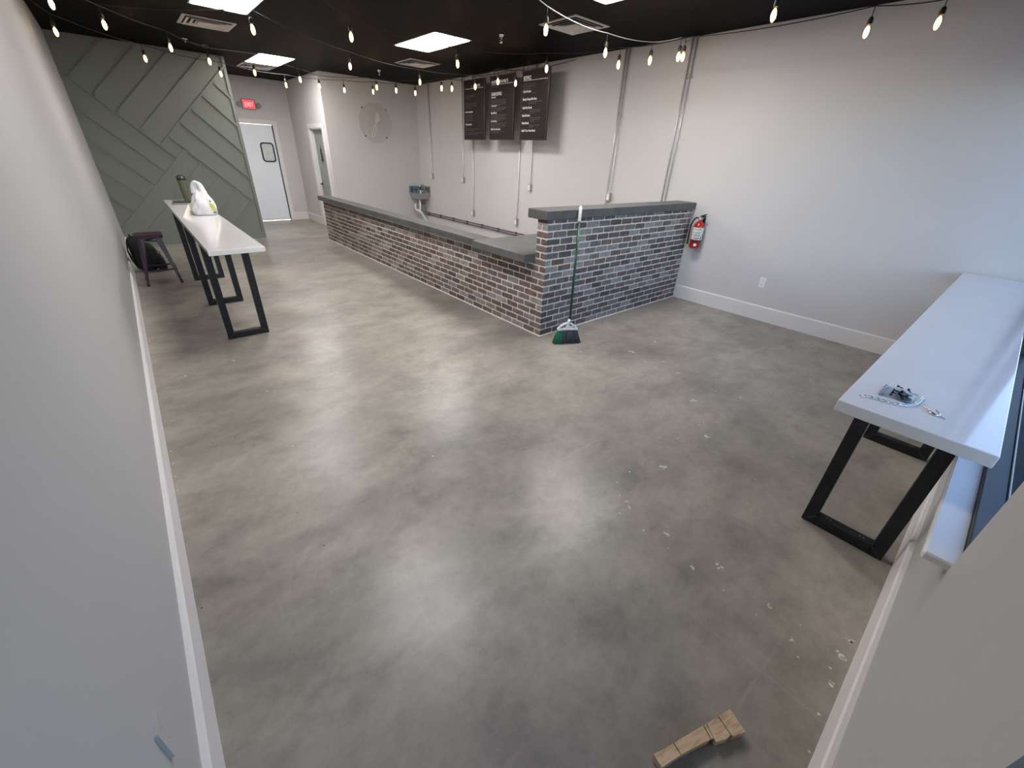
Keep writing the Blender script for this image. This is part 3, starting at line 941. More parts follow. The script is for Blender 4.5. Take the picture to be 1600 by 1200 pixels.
# ------------------------------------------------------------------ stool and backpack
st = thing('bar_stool', (0.015, 7.80, 0), 'dark purple metal bar stool by the left wall, in front of the backpack', 'stool')
cx, cy, hs = 0.015, 7.80, 0.665
b = MB()
sq = rrect(cx, cy, 0.305, 0.305, 0.04); hole = [(cx + 0.028 * math.cos(a) * 1.0, cy + 0.016 * math.sin(a)) for a in [math.pi / 4 * 0 + 2 * math.pi * k / 28 for k in range(28)]]
sq2 = rrect(cx, cy, 0.290, 0.290, 0.035)
b.ring(sq, hole, lambda a, c: (a, c, hs - 0.006), (0, 0, 0.006))
b.ring(rrect(cx, cy, 0.312, 0.312, 0.04), rrect(cx, cy, 0.304, 0.304, 0.038), lambda a, c: (a, c, hs - 0.045), (0, 0, 0.043))
b.build('seat', M_purple, st)
for sx in (-1, 1):
    for sy in (-1, 1):
        b = MB()
        tp = V((cx + sx * 0.128, cy + sy * 0.128, hs - 0.02)); bt = V((cx + sx * 0.20, cy + sy * 0.20, 0.03))
        for (ax, ay) in ((-sx, 0), (0, -sy)):
            A = V((ax, ay, 0))
            o = V((sx, sy, 0)) * 0.002
            w0, w1 = 0.075, 0.026
            q = [tp + o, tp + A * w0 + o, bt + A * w1 + o, bt + o]
            nn = V((abs(ay) * sx, abs(ax) * sy, 0)) * -0.003
            nn = V((-sx if ay else 0, -sy if ax else 0, 0)) * 0.003
            lo = [b.v(p) for p in q]; hi = [b.v(p + nn) for p in q]
            b.face(lo); b.face(list(reversed(hi)))
            for i in range(4): b.face([lo[i], hi[i], hi[(i + 1) % 4], lo[(i + 1) % 4]])
        lg = b.build('leg', M_purple, st)
        b = MB(); b.lathe([(0.016, 0), (0.018, 0.012), (0.015, 0.045)], (bt.x - sx * 0.010, bt.y - sy * 0.010, 0), seg=12); b.build('foot_cap', M_black, lg)
for (a, c) in (((-1, -1), (1, -1)), ((1, -1), (1, 1)), ((1, 1), (-1, 1)), ((-1, 1), (-1, -1))):
    z = 0.20; r = 0.186
    b = MB(); b.obox((cx + a[0] * r, cy + a[1] * r, z), (cx + c[0] * r, cy + c[1] * r, z), 0.006, 0.020); b.build('rung', M_purple, st)
for (a, c) in (((-1, -1), (1, 1)), ((-1, 1), (1, -1))):
    b = MB(); b.obox((cx + a[0] * 0.125, cy + a[1] * 0.125, hs - 0.085 - 0.01 * a[1]), (cx + c[0] * 0.125, cy + c[1] * 0.125, hs - 0.085 - 0.01 * a[1]), 0.006, 0.018); b.build('seat_brace', M_purple, st)

bp = thing('backpack', (-0.10, 8.62, 0), 'black backpack standing on the floor behind the purple stool', 'backpack')


def pillow(bb, c, sx, sy, sz, M, e=0.55, taper=0.0):
    t = bmesh.new(); bmesh.ops.create_uvsphere(t, u_segments=28, v_segments=18, radius=1)
    for v in t.verts:
        p = v.co.copy()
        f = lambda q: (abs(q) ** e) * (1 if q >= 0 else -1)
        q = V((f(p.x) * sx, f(p.y) * sy, f(p.z) * sz))
        q.x *= 1 - taper * (q.z / sz); q.y *= 1 - taper * (q.z / sz)
        q += V((0.004 * math.sin(23 * q.z + 9 * q.x), 0.004 * math.sin(19 * q.x), 0))
        v.co = M @ q + V(c)
    sm = bb.smooth; bb.smooth = True; bb.merge(t); bb.smooth = sm; t.free()


tilt = Matrix.Rotation(math.radians(-9), 4, 'Y') @ Matrix.Rotation(math.radians(6), 4, 'X')
b = MB(); pillow(b, (-0.135, 8.62, 0.262), 0.125, 0.145, 0.262, tilt, 0.6, 0.10); b.build('main_compartment', M_nylon, bp)
b = MB(); pillow(b, (-0.010, 8.60, 0.235), 0.070, 0.125, 0.19, tilt, 0.6, 0.14); b.build('middle_pocket', M_nylon, bp)
b = MB(); pillow(b, (0.050, 8.59, 0.125), 0.062, 0.120, 0.124, tilt, 0.6, 0.08); fp = b.build('front_pocket', M_nylon, bp)
b = MB(); b.tube([(0.085 + 0.004 * math.sin(k), 8.49 + 0.2 * k / 10, 0.205 + 0.012 * math.sin(math.pi * k / 10)) for k in range(11)], 0.004, 6); b.build('zip', M_zip, fp)
b = MB(); b.tube([(-0.19, 8.58, 0.50), (-0.20, 8.58, 0.535), (-0.20, 8.64, 0.545), (-0.19, 8.68, 0.50)], 0.010, 8); b.build('grab_handle', M_nylon2, bp)
for yy in (8.55, 8.69):
    b = MB(); b.smooth = True
    pts = [(-0.20, yy, 0.46), (-0.262, yy, 0.44), (-0.285, yy, 0.32), (-0.27, yy, 0.18), (-0.235, yy, 0.07), (-0.17, yy, 0.04)]
    for i in range(len(pts) - 1): b.obox(pts[i], pts[i + 1], 0.055, 0.016, up=(1, 0, 0.2), bev=0.004)
    b.build('shoulder_strap', M_nylon2, bp)
b = MB(); b.tube([(0.028, 8.5, 0.33), (0.07, 8.49, 0.30), (0.085, 8.5, 0.27), (0.075, 8.52, 0.25)], 0.006, 6); b.build('buckle_strap', M_nylon2, bp)

# ------------------------------------------------------------------ broom
br = thing('broom', (3.25, 2.80, 0), 'angled broom with green handle and white head leaning on the brick counter corner', 'broom')
hd = V((0.29, -0.16, 0)).normalized(); hn = V((-hd.y, hd.x, 0))
if hn.y < 0: hn = -hn
base = V((3.25, 2.80, 0))
htop = V((3.562, 3.081, 1.378)); hbot = V((3.278, 2.808, 0.235))
ldir = (htop - hbot).normalized()
b = MB(); b.tube([hbot, hbot.lerp(htop, 0.875)], 0.0125, 14); b.build('handle', M_gbroom, br)
b = MB(); b.tube([hbot.lerp(htop, 0.87), hbot.lerp(htop, 0.88), hbot.lerp(htop, 0.985), hbot.lerp(htop, 1.0)], [0.014, 0.017, 0.017, 0.012], 14); b.build('grip', M_whitep, br)


def hp(a, z, n=0.0):
    """point on the broom head: a along the head, z up, n across; leans a little like the handle"""
    return base + hd * a + hn * (n + 0.10 * z) + V((0, 0, z))


b = MB()
outer = [(-0.105, 0.158), (-0.095, 0.182), (-0.050, 0.214), (-0.018, 0.232), (0.022, 0.236), (0.060, 0.218), (0.100, 0.190), (0.112, 0.166), (0.06, 0.160), (0.0, 0.158), (-0.06, 0.158), (-0.09, 0.154)]
# frame with two triangular openings: rim strips plus centre web
def strip(pts, w, th):
    for i in range(len(pts) - 1):
        b.obox(hp(*pts[i]), hp(*pts[i + 1]), th, w, up=hn.cross(hp(*pts[i + 1]) - hp(*pts[i])).normalized(), bev=0.003)
strip([(-0.112, 0.165), (-0.085, 0.192), (-0.045, 0.216), (-0.012, 0.230), (0.020, 0.230), (0.052, 0.216), (0.088, 0.190), (0.112, 0.165)], 0.016, 0.030)
strip([(-0.114, 0.160), (-0.05, 0.162), (0.0, 0.164), (0.05, 0.163), (0.114, 0.160)], 0.020, 0.040)
b.prism([(-0.028, 0.160), (0.034, 0.160), (0.016, 0.226), (-0.010, 0.226)], lambda a, z: hp(a, z, -0.012), hn * 0.024)
b.build('head_frame', M_whitep, br)
b = MB(); b.tube([hp(0.004, 0.222), hbot + ldir * 0.035], [0.018, 0.016], 14); b.build('socket', M_whitep, br)
rnd = random.Random(5)
for nm, lo, hi, m_, cnt in (('bristles', -0.112, -0.045, M_brg, 150), ('bristles', -0.045, 0.112, M_brk, 300)):
    b = MB()
    for k in range(cnt):
        a = rnd.uniform(lo, hi); n = rnd.uniform(-0.014, 0.014)
        f = a / 0.112
        p0 = hp(a, 0.158, n)
        e = base + hd * (a * 1.42 + rnd.uniform(-0.004, 0.004)) + hn * (n * 2.2) + V((0, 0, 0.001 + rnd.uniform(0, 0.010)))
        w = rnd.uniform(0.0012, 0.0022)
        mid = p0.lerp(e, 0.5) + hd * rnd.uniform(-0.003, 0.003)
        b.tube([p0, mid, e], [w, w * 1.2, w * 1.1], 4)
    o = b.build(nm, m_, br); o['kind'] = 'stuff'
    o['label'] = 'green bristles' if m_ is M_brg else 'charcoal bristles'

# ------------------------------------------------------------------ timber offcut on the floor
ox, oy, sc = 980.0, 1080.0, 7.273
def wz(a, c, z=0.040): return px_to_floor(ox + a / sc, oy + c / sc, z)
cuts = [((300, 720), (395, 868)), ((528, 588), (612, 722)), ((868, 386), (950, 545)), ((900, 370), (985, 540)), ((1036, 286), (1178, 498)), ((1165, 205), (1345, 460))]
t = thing('timber_offcut', wz(800, 560, 0), 'short pale pine offcut with saw cuts lying on the concrete floor near the camera', 'wood scrap')
b = MB()
def piece(poly, z0_, z1_):
    b.prism(poly, lambda a, c: wz(a, c, z1_), (0, 0, -(z1_ - z0_)))
g2 = 5
piece([(300, 720), (395, 868), (612 - g2, 722 + 3), (528 - g2, 588 + 3)], 0.010, 0.040)
piece([(528 + g2, 588 - 3), (612 + g2, 722 - 3), (760, 640), (925, 560), (950 - g2, 545), (868 - g2, 386 + 3)], 0.010, 0.040)
piece([(868 + g2, 386 - 3), (950 + g2, 540), (985 - g2, 532), (900 - g2, 370 + 3)], 0.012, 0.040)
piece([(900 + g2, 370 - 3), (985 + g2, 545), (1012, 578), (1080, 556), (1135, 540), (1178 - g2, 498), (1036 - g2, 286 + 3)], 0.010, 0.040)
piece([(1036 + g2, 286 - 3), (1178 + g2, 492), (1205, 513), (1290, 480), (1345, 460), (1300, 400), (1240, 305), (1200, 240), (1165, 205)], 0.010, 0.040)
b.build('board', M_wood, t)
b = MB(); piece([(310, 718), (397, 858), (612, 716), (925, 552), (1012, 566), (1135, 530), (1180, 490), (1330, 456), (1168, 214), (868, 392), (528, 592)], 0.0, 0.030)
b.build('kerf_base', M_redpen, t)

# ------------------------------------------------------------------ dried paint flecks on the floor
fl = MB(); rnd = random.Random(21)
spots = []
for (org, s_, lst) in (((700, 540), 2.667, [(550, 25, 4), (770, 28, 6), (865, 90, 3), (960, 115, 6), (1025, 230, 9), (1220, 218, 5), (1105, 290, 3), (1155, 300, 3), (1065, 320, 3), (1045, 330, 2), (1075, 378, 12), (960, 388, 4), (915, 422, 3), (895, 505, 10), (810, 493, 3), (757, 527, 5), (705, 570, 3), (715, 625, 5), (742, 650, 6), (755, 675, 8), (715, 698, 5), (815, 770, 5), (912, 787, 9), (918, 845, 5), (1445, 525, 6), (1440, 465, 3), (1115, 190, 3), (1345, 195, 2)]),
                   ((700, 880), 2.286, [(875, 18, 8), (967, 18, 10), (983, 97, 4), (1147, 152, 8), (1100, 185, 5), (1258, 222, 3), (1230, 275, 7), (1435, 280, 11), (1405, 330, 13), (1365, 375, 6), (1370, 435, 10), (1325, 540, 7), (1250, 335, 4), (1290, 672, 6)]),
                   ((300, 480), 2.857, [(540, 593, 7), (335, 375, 5), (185, 238, 5), (450, 620, 3), (1075, 665, 5)]),
                   ((180, 500), 4.0, [(360, 235, 8), (440, 350, 9), (315, 630, 3), (347, 820, 4), (363, 897, 5), (377, 980, 4), (390, 1065, 4), (350, 540, 6)]),
                   ((1000, 400), 6.667, [(160, 895, 9), (115, 850, 5), (235, 1100, 10), (175, 1155, 9), (55, 1105, 9), (650, 905, 7), (180, 855, 4)]),
                   ((800, 280), 3.81, [(450, 925, 10), (700, 1025, 7), (850, 965, 7), (415, 1030, 4), (545, 985, 3), (480, 960, 3)])):
    for (a, c, r) in lst:
        P = px_to_floor(org[0] + a / s_, org[1] + c / s_, 0.0)
        P2 = px_to_floor(org[0] + (a + r) / s_, org[1] + c / s_, 0.0)
        spots.append((P, max(0.010, 1.7 * (P2 - P).length)))
for (P, r) in spots:
    for q in range(1 + int(r > 0.015) * 4):
        c = P + V((rnd.uniform(-r, r), rnd.uniform(-r, r), 0)) * (0.75 if q else 0.0)
        rr = r * (0.55 if q == 0 else rnd.uniform(0.15, 0.42)); n = 11; el = rnd.uniform(0.55, 1.0); an = rnd.uniform(0, 3)
        ring = []
        for k in range(n):
            a = 2 * math.pi * k / n; w = rr * rnd.uniform(0.55, 1.15)
            x_, y_ = w * math.cos(a), w * el * math.sin(a)
            ring.append((c.x + x_ * math.cos(an) - y_ * math.sin(an), c.y + x_ * math.sin(an) + y_ * math.cos(an)))
        if min(p[1] for p in ring) < YF + 0.024: continue
        fl.prism(ring, lambda a, c_: (a, c_, 0.0002), (0, 0, 0.0012))
o = fl.build('paint_flecks', M_fleck)
tag(o, 'scattered flecks of dried white paint stuck to the grey concrete floor', 'paint flecks', kind='stuff')

# ------------------------------------------------------------------ wall outlet plates
def outlet(origin, u, n, label, w=0.072, h=0.128):
    """plate on a wall: u horizontal along the wall, n out of the wall"""
    u = V(u); n = V(n); o = V(origin)
    t = thing('outlet', o - V((0, 0, h / 2)), label, 'outlet')
    f = lambda d: (lambda a, c: o + u * a + V((0, 0, c)) + n * d)
    bb = MB(); bb.prism(rrect(0, 0, w, h, 0.006, 3), f(0.0), n * 0.006); bb.build('cover_plate', M_whitep, t)
    for s in (-1, 1):
        bb = MB(); bb.prism(rrect(0, s * 0.024, 0.034, 0.032, 0.010, 4), f(0.006), n * 0.002); rc = bb.build('receptacle', M_whitep, t)
        bb = MB()
        for k in (-0.007, 0.007): bb.prism(rrect(k, s * 0.024 + 0.004, 0.003, 0.010, 0.001, 1), f(0.008), n * 0.0006)
        bb.prism(rrect(0, s * 0.024 - 0.008, 0.005, 0.005, 0.002, 2), f(0.008), n * 0.0006)
        bb.build('slots', M_ink, rc)
    return t


outlet((XR, 1.94, 0.488), (0, -1, 0), (-1, 0, 0), 'white wall outlet low on the right wall, between fire extinguisher and window table')
bc = thing('blank_cover_plate', (XL, 0.876, 0.465), 'blank cover plate painted like the wall, low on the near left wall', 'cover plate')
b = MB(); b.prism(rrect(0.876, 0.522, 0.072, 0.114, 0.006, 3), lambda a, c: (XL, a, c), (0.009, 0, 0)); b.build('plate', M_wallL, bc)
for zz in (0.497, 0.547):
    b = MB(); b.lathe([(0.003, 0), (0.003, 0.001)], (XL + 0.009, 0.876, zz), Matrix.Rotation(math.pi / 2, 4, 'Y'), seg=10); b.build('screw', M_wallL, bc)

# ------------------------------------------------------------------ conduits with outlet boxes on the right wall
def conduit(y, z0_, label, boxed=True, straps=(2.4,), r=0.011):
    t = thing('electrical_conduit', (XR - 0.03, y, z0_), label, 'conduit', 'steel conduits on the right wall')
    bb = MB()
    xp = XR - 0.022
    if boxed:
        bb.tube([(xp, y, ZC), (xp, y, z0_ + 0.16), (xp - 0.012, y, z0_ + 0.115), (xp - 0.012, y, z0_ + 0.06)], r, 10)
    else:
        bb.tube([(xp, y, ZC), (xp, y, z0_)], r, 10)
    bb.build('pipe', M_galv, t)
    for zs in straps:
        bb = MB(); bb.tube([(XR - 0.004, y - 0.028, zs), (xp - 0.004, y - 0.014, zs), (xp - r - 0.003, y, zs), (xp - 0.004, y + 0.014, zs), (XR - 0.004, y + 0.028, zs)], 0.006, 6); bb.build('strap', M_galv, t)
    if boxed:
        bb = MB(); bb.box((XR - 0.058, y - 0.036, z0_ - 0.058), (XR, y + 0.036, z0_ + 0.062), 0.006, seg=2); bx = bb.build('junction_box', M_box, t)
        bb = MB(); bb.prism(rrect(y, z0_, 0.050, 0.098, 0.012, 3), lambda a, c: (XR - 0.058, a, c), (-0.004, 0, 0)); bb.build('outlet_face', M_whitep, bx)
        bb = MB(); bb.lathe([(0.016, 0), (0.018, 0.006), (0.018, 0.020), (0.014, 0.026)], (xp - 0.012, y, z0_ + 0.060), seg=12); bb.build('connector', M_galv, t)
    return t


conduit(10.235, 1.285, 'steel conduit with outlet box, nearest the back corner beside the sink')
conduit(8.835, 1.285, 'steel conduit with high outlet box at the left edge of the leftmost menu board')
conduit(8.445, 0.615, 'steel conduit dropping to a low box, behind the leftmost menu board')
conduit(6.892, 0.610, 'steel conduit dropping to a low box, behind the left edge of the rightmost menu board')
conduit(6.532, 1.285, 'steel conduit with high outlet box, behind the rightmost menu board')
conduit(4.660, 0.30, 'left steel conduit of the pair with an outlet box, without a box of its own', boxed=False, straps=(2.42, 1.3))
conduit(4.605, 1.285, 'right steel conduit of a close pair, ending in a box above the brick bar')
conduit(3.638, 0.9, 'left pipe of the bare steel conduit pair nearest the extinguisher', boxed=False, straps=(2.80,))
conduit(3.580, 0.9, 'right pipe of the bare steel conduit pair nearest the extinguisher', boxed=False, straps=(2.80,))

# water lines
for i, (z, m_, lab) in enumerate(((0.395, M_pex_r, 'upper dark red water pipe running along the wall behind the counter'), (0.345, M_pex_b, 'lower dark blue water pipe running along the wall behind the counter'))):
    t = thing('water_pipe', (XR - 0.03, 8.4, z), lab, 'pipe')
    b = MB(); b.tube([(XR - 0.028, 10.64, z), (XR - 0.028, 6.1, z)], 0.0095, 10); b.build('pipe', m_, t)
    for k in range(8):
        b = MB(); yk = 6.3 + 0.6 * k; b.box((XR - 0.044, yk - 0.008, z - 0.018), (XR, yk + 0.008, z + 0.018), 0.003); b.build('clip', m_, t)

# ------------------------------------------------------------------ hand sink in the back corner
sk = thing('hand_sink', (5.83, 10.64, 0.12), 'small stainless hand sink hung in the back corner behind the counter', 'sink')
sx0, sx1, sy0, sy1 = 5.650, 6.005, 10.420, 10.865
b = MB()
def quad(mx0, mx1, my0, my1): return [(sx0 + mx0, sy0 + my0), (sx1 - mx1, sy0 + my0), (sx1 - mx1, sy1 - my1), (sx0 + mx0, sy1 - my1)]
zt_, zb_ = 0.875, 0.735
R4 = []
for (pl, z) in ((quad(0.035, 0.03, 0.035, 0.03), zb_), (quad(0.012, 0.0, 0.012, 0.0), zt_ - 0.045), (quad(-0.018, 0.0, 0.0, 0.0), zt_ - 0.012), (quad(-0.018, 0.0, 0.0, 0.0), zt_), (quad(0.02, 0.085, 0.025, 0.025), zt_), (quad(0.045, 0.10, 0.05, 0.05), zb_ + 0.012)):
    R4.append([b.v((q[0], q[1], z)) for q in pl])
for i in range(5):
    for k in range(4): b.face([R4[i][k], R4[i][(k + 1) % 4], R4[i + 1][(k + 1) % 4], R4[i + 1][k]])
b.face(R4[0]); b.face(R4[5])
b.build('basin', M_sst, sk)
b = MB(); b.box((sx1, sy0 - 0.012, zt_ - 0.06), (sx1 + 0.013, sy1 + 0.008, zt_ + 0.160), 0.003); b.build('backsplash', M_sst, sk)
b = MB(); b.box((sx0, sy1, zt_ - 0.04), (sx1, sy1 + 0.010, zt_ + 0.150), 0.003); b.build('side_splash', M_sst, sk)
fy0 = 10.62
b = MB(); b.tube([(5.965, fy0, zt_), (5.965, fy0, zt_ + 0.13)] + [(5.965 - 0.065 + 0.065 * math.cos(q), fy0, zt_ + 0.13 + 0.065 * math.sin(q)) for q in [math.pi * k / 10 for k in range(1, 11)]] + [(5.835, fy0, zt_ + 0.10)], 0.012, 10)
fa = b.build('faucet', M_chrome, sk)
for sg_ in (-1, 1):
    b = MB(); b.lathe([(0.020, 0), (0.020, 0.035), (0.010, 0.040)], (5.965, fy0 + sg_ * 0.095, zt_), seg=12); b.tube([(5.965, fy0 + sg_ * 0.095, zt_ + 0.035), (5.925, fy0 + sg_ * 0.125, zt_ + 0.045)], 0.008, 8); b.build('tap_handle', M_chrome, fa)
dxp, dyp = 5.80, 10.60
b = MB()
b.tube([(dxp, dyp, zb_), (dxp, dyp, 0.50)] + [(dxp - 0.055 + 0.055 * math.cos(q), dyp + 0.03 - 0.03 * math.cos(q), 0.50 - 0.055 * math.sin(q)) for q in [math.pi * k / 10 for k in range(1, 11)]] + [(dxp - 0.11, dyp + 0.06, 0.58), (dxp - 0.08, dyp + 0.06, 0.61)], 0.026, 12)
b.tube([(dxp - 0.045, dyp + 0.02, 0.47), (dxp + 0.03, dyp - 0.01, 0.38), (dxp + 0.14, dyp - 0.05, 0.18), (dxp + 0.19, dyp - 0.05, 0.13)], 0.030, 12)
b.build('drain_trap', M_pvc, sk)
b = MB(); b.box((5.90, 10.655, 0.36), (6.018, 10.785, 0.60), 0.006); b.tube([(5.96, 10.72, 0.59), (5.96, 10.72, zb_ + 0.02)], 0.020, 10); b.build('valve_box', M_box, sk)
bxx = thing('carton', (5.755, 10.765, zb_ + 0.013), 'small teal carton with a round blue print, standing in the hand sink', 'box')
Mx = Matrix.Translation((5.800, 10.765, zb_ + 0.0135)) @ Matrix.Rotation(math.radians(-24), 4, 'Z')
b = MB(); b.box((-0.080, -0.038, 0), (0.080, 0.038, 0.262), 0.003, Mx); b.build('carton_body', M_teal, bxx)
b = MB(); b.prism([(-0.012 + 0.046 * math.cos(2 * math.pi * k / 24), 0.200 + 0.046 * math.sin(2 * math.pi * k / 24)) for k in range(24)], lambda a, c: Mx @ V((a, -0.038, c)), Mx.to_3x3() @ V((0, -0.003, 0))); b.build('round_print', M_blue, bxx)
bc_ = (5.800, 10.535)
bt = thing('soap_bottle', (bc_[0], bc_[1], zb_ + 0.012), 'grey pump bottle with a black top beside the teal carton in the hand sink', 'bottle')
b = MB(); b.lathe([(0.034, 0.0128), (0.036, 0.02), (0.036, 0.19), (0.026, 0.215), (0.018, 0.22)], (bc_[0], bc_[1], zb_), seg=20); b.build('bottle_body', M_sst, bt)
b = MB(); b.lathe([(0.020, 0.22), (0.020, 0.245), (0.008, 0.25), (0.008, 0.275)], (bc_[0], bc_[1], zb_), seg=16); b.tube([(bc_[0], bc_[1], zb_ + 0.278), (bc_[0] - 0.045, bc_[1] - 0.02, zb_ + 0.272)], 0.010, 8); b.build('pump', M_black, bt)

# ------------------------------------------------------------------ acrylic round sign with frosted spatula
cxs, czs, rs = 4.90, 2.36, 0.405
sg = thing('round_wall_sign', (cxs, YG - 0.03, czs - rs), 'round clear acrylic sign with a pale spatula emblem on the back wall', 'sign')
b = MB(); b.prism([(cxs + rs * math.cos(2 * math.pi * k / 64), czs + rs * math.sin(2 * math.pi * k / 64)) for k in range(64)], fy(YG - 0.030), (0, 0.006, 0)); b.build('acrylic_disc', M_acryl, sg)
for (ax, az) in ((0.72, 0.72), (-0.72, 0.72), (-0.68, -0.66), (0.62, -0.68)):
    b = MB(); b.lathe([(0.014, 0), (0.014, 0.036)], (cxs + ax * rs, YG, czs + az * rs), Matrix.Rotation(math.pi / 2, 4, 'X'), seg=14); b.build('standoff', M_weld, sg)
b = MB()
Rk = Matrix.Rotation(math.radians(-21), 2)
def kp(a, c):
    q = Rk @ V((a, c)); return (cxs - 0.005 + q.x, YG - 0.0315, czs - 0.02 + q.y)
blade = [(-0.012, 0.02), (-0.03, 0.08), (-0.055, 0.14), (-0.062, 0.20), (-0.045, 0.245), (-0.01, 0.265), (0.03, 0.24), (0.065, 0.17), (0.075, 0.12), (0.06, 0.085), (0.02, 0.06), (0.012, 0.02)]
b.prism(blade, kp, (0, 0.0012, 0))
b.prism([(-0.012, -0.04), (0.012, -0.04), (0.012, 0.02), (-0.012, 0.02)], kp, (0, 0.0012, 0))
b.ring(rrect(0, -0.16, 0.076, 0.25, 0.030), rrect(0, -0.16, 0.040, 0.212, 0.014), kp, (0, 0.0012, 0))
b.build('spatula_emblem', M_frost, sg)

# ------------------------------------------------------------------ menu boards
XB = 5.72
TM = Matrix(((0, 0, -1, 0), (-1, 0, 0, 0), (0, 1, 0, 0), (0, 0, 0, 1)))


def board(y_left, y_right, z0_, z1_, label, heads, fines, rules=(), red=None):
    t = thing('menu_board', (XB + 0.012, (y_left + y_right) / 2, z0_), label, 'menu board', 'hanging menu boards')
    W = y_left - y_right; H = z1_ - z0_
    bb = MB(); bb.box((XB, y_right, z0_), (XB + 0.024, y_left, z1_), 0.003); bb.build('panel', M_bframe, t)
    bb = MB(); bb.box((XB - 0.0015, y_right + 0.03, z0_ + 0.022), (XB, y_left - 0.014, z1_ - 0.018)); face = bb.build('printed_face', M_board, t)
    def M(u, v): return Matrix.Translation((XB - 0.0024, y_left - u * W, z1_ - v * H)) @ TM
    bb = MB()
    for (txt, u, v, size, sx) in heads: bb.text(txt, M(u, v), size, 0.0004, sx, bold=size * 0.018)
    for (u0, u1, v) in rules: bb.box((XB - 0.0030, y_left - u1 * W, z1_ - v * H - 0.003), (XB - 0.0015, y_left - u0 * W, z1_ - v * H + 0.003))
    bb.build('lettering', M_letter, face)
    bb = MB(); rnd = random.Random(int(y_left * 100))
    for (u0, u1, v) in fines:
        u = u0
        while u < u1:
            w = rnd.uniform(0.03, 0.085); e = min(u + w, u1)
            bb.box((XB - 0.0028, y_left - e * W, z1_ - v * H - 0.0045), (XB - 0.0015, y_left - u * W, z1_ - v * H + 0.0045))
            u = e + 0.02
    bb.build('fine_print', M_fine, face)
    if red:
        bb = MB(); bb.prism([(y_left - (red[0] + 0.05 * math.cos(a)) * W, z1_ - (red[1] + 0.018 * math.sin(a)) * H) for a in [2 * math.pi * k / 14 for k in range(14)]], lambda a, c: (XB - 0.0015, a, c), (-0.001, 0, 0)); bb.build('red_print', M_redpr, face)
    for yy in (y_right + 0.12, y_left - 0.12):
        bb = MB(); bb.tube([(XB + 0.012, yy, z1_), (XB + 0.012, yy, ZC)], 0.003, 6); bb.build('hanger', M_cable, t)


def lines(spec):
    out = []
    for (v0, n, u0, u1, step) in spec:
        for k in range(n): out.append((u0, u1 - (0.22 if k == n - 1 else 0.03 * (k % 2)), v0 + k * step))
    return out


zb0, zb1 = 2.072, 3.088
board(8.372, 7.655, zb0, zb1, 'leftmost of the three hanging black menu boards', [('WRAPS', 0.58, 0.125, 0.055, 0.8), ('Green Goddess Salad', 0.07, 0.535, 0.042, 0.72), ('The House Salad', 0.07, 0.745, 0.042, 0.78)],
      lines([(0.25, 3, 0.07, 0.55, 0.025), (0.38, 4, 0.07, 0.62, 0.026), (0.575, 6, 0.07, 0.45, 0.024), (0.775, 1, 0.07, 0.4, 0.02), (0.81, 2, 0.07, 0.75, 0.024), (0.88, 2, 0.07, 0.9, 0.024), (0.53, 1, 0.80, 0.92, 0.02), (0.735, 1, 0.80, 0.94, 0.02), (0.30, 1, 0.80, 0.92, 0.02)]), rules=((0.07, 0.93, 0.145),), red=(0.42, 0.115))
board(7.502, 6.780, zb0, zb1, 'middle one of the three hanging black menu boards', [('SANDWICHES & MELTS', 0.07, 0.115, 0.060, 0.78), ('GRAIN BOWLS', 0.07, 0.300, 0.075, 0.62), ('Island Bowl', 0.07, 0.335, 0.034, 0.9), ('Hummingbird', 0.07, 0.465, 0.038, 0.8), ('Bean Me Up', 0.07, 0.578, 0.042, 0.8), ("Don't Be Shy", 0.07, 0.708, 0.042, 0.8), ('Build Your Own Bowl', 0.07, 0.838, 0.042, 0.78)],
      lines([(0.17, 2, 0.07, 0.35, 0.025), (0.365, 5, 0.07, 0.68, 0.022), (0.49, 3, 0.07, 0.70, 0.022), (0.60, 5, 0.07, 0.70, 0.022), (0.73, 4, 0.07, 0.72, 0.022), (0.86, 2, 0.07, 0.66, 0.022), (0.15, 1, 0.80, 0.94, 0.02), (0.27, 1, 0.76, 0.95, 0.02)]), rules=((0.07, 0.93, 0.135),))
board(6.592, 5.905, zb0, zb1, 'rightmost and largest looking of the three hanging black menu boards', [('BOWLS', 0.07, 0.128, 0.078, 0.72), ('Chia Wonder', 0.07, 0.305, 0.046, 0.8), ('Berry Cream Pie-Fect', 0.07, 0.415, 0.050, 0.8), ('Get Nut Drunk', 0.07, 0.535, 0.048, 0.8), ('Book Review', 0.07, 0.648, 0.048, 0.8), ('Nutz Bunch', 0.07, 0.758, 0.048, 0.8), ('Build Your Own Bowl', 0.07, 0.872, 0.050, 0.80)],
      lines([(0.19, 3, 0.07, 0.55, 0.030), (0.318, 1, 0.42, 0.75, 0.02), (0.44, 2, 0.30, 0.78, 0.022), (0.555, 3, 0.35, 0.76, 0.024), (0.668, 3, 0.38, 0.76, 0.024), (0.78, 2, 0.36, 0.74, 0.022), (0.895, 1, 0.07, 0.25, 0.02), (0.165, 2, 0.86, 0.93, 0.03)]), rules=((0.07, 0.93, 0.140),))

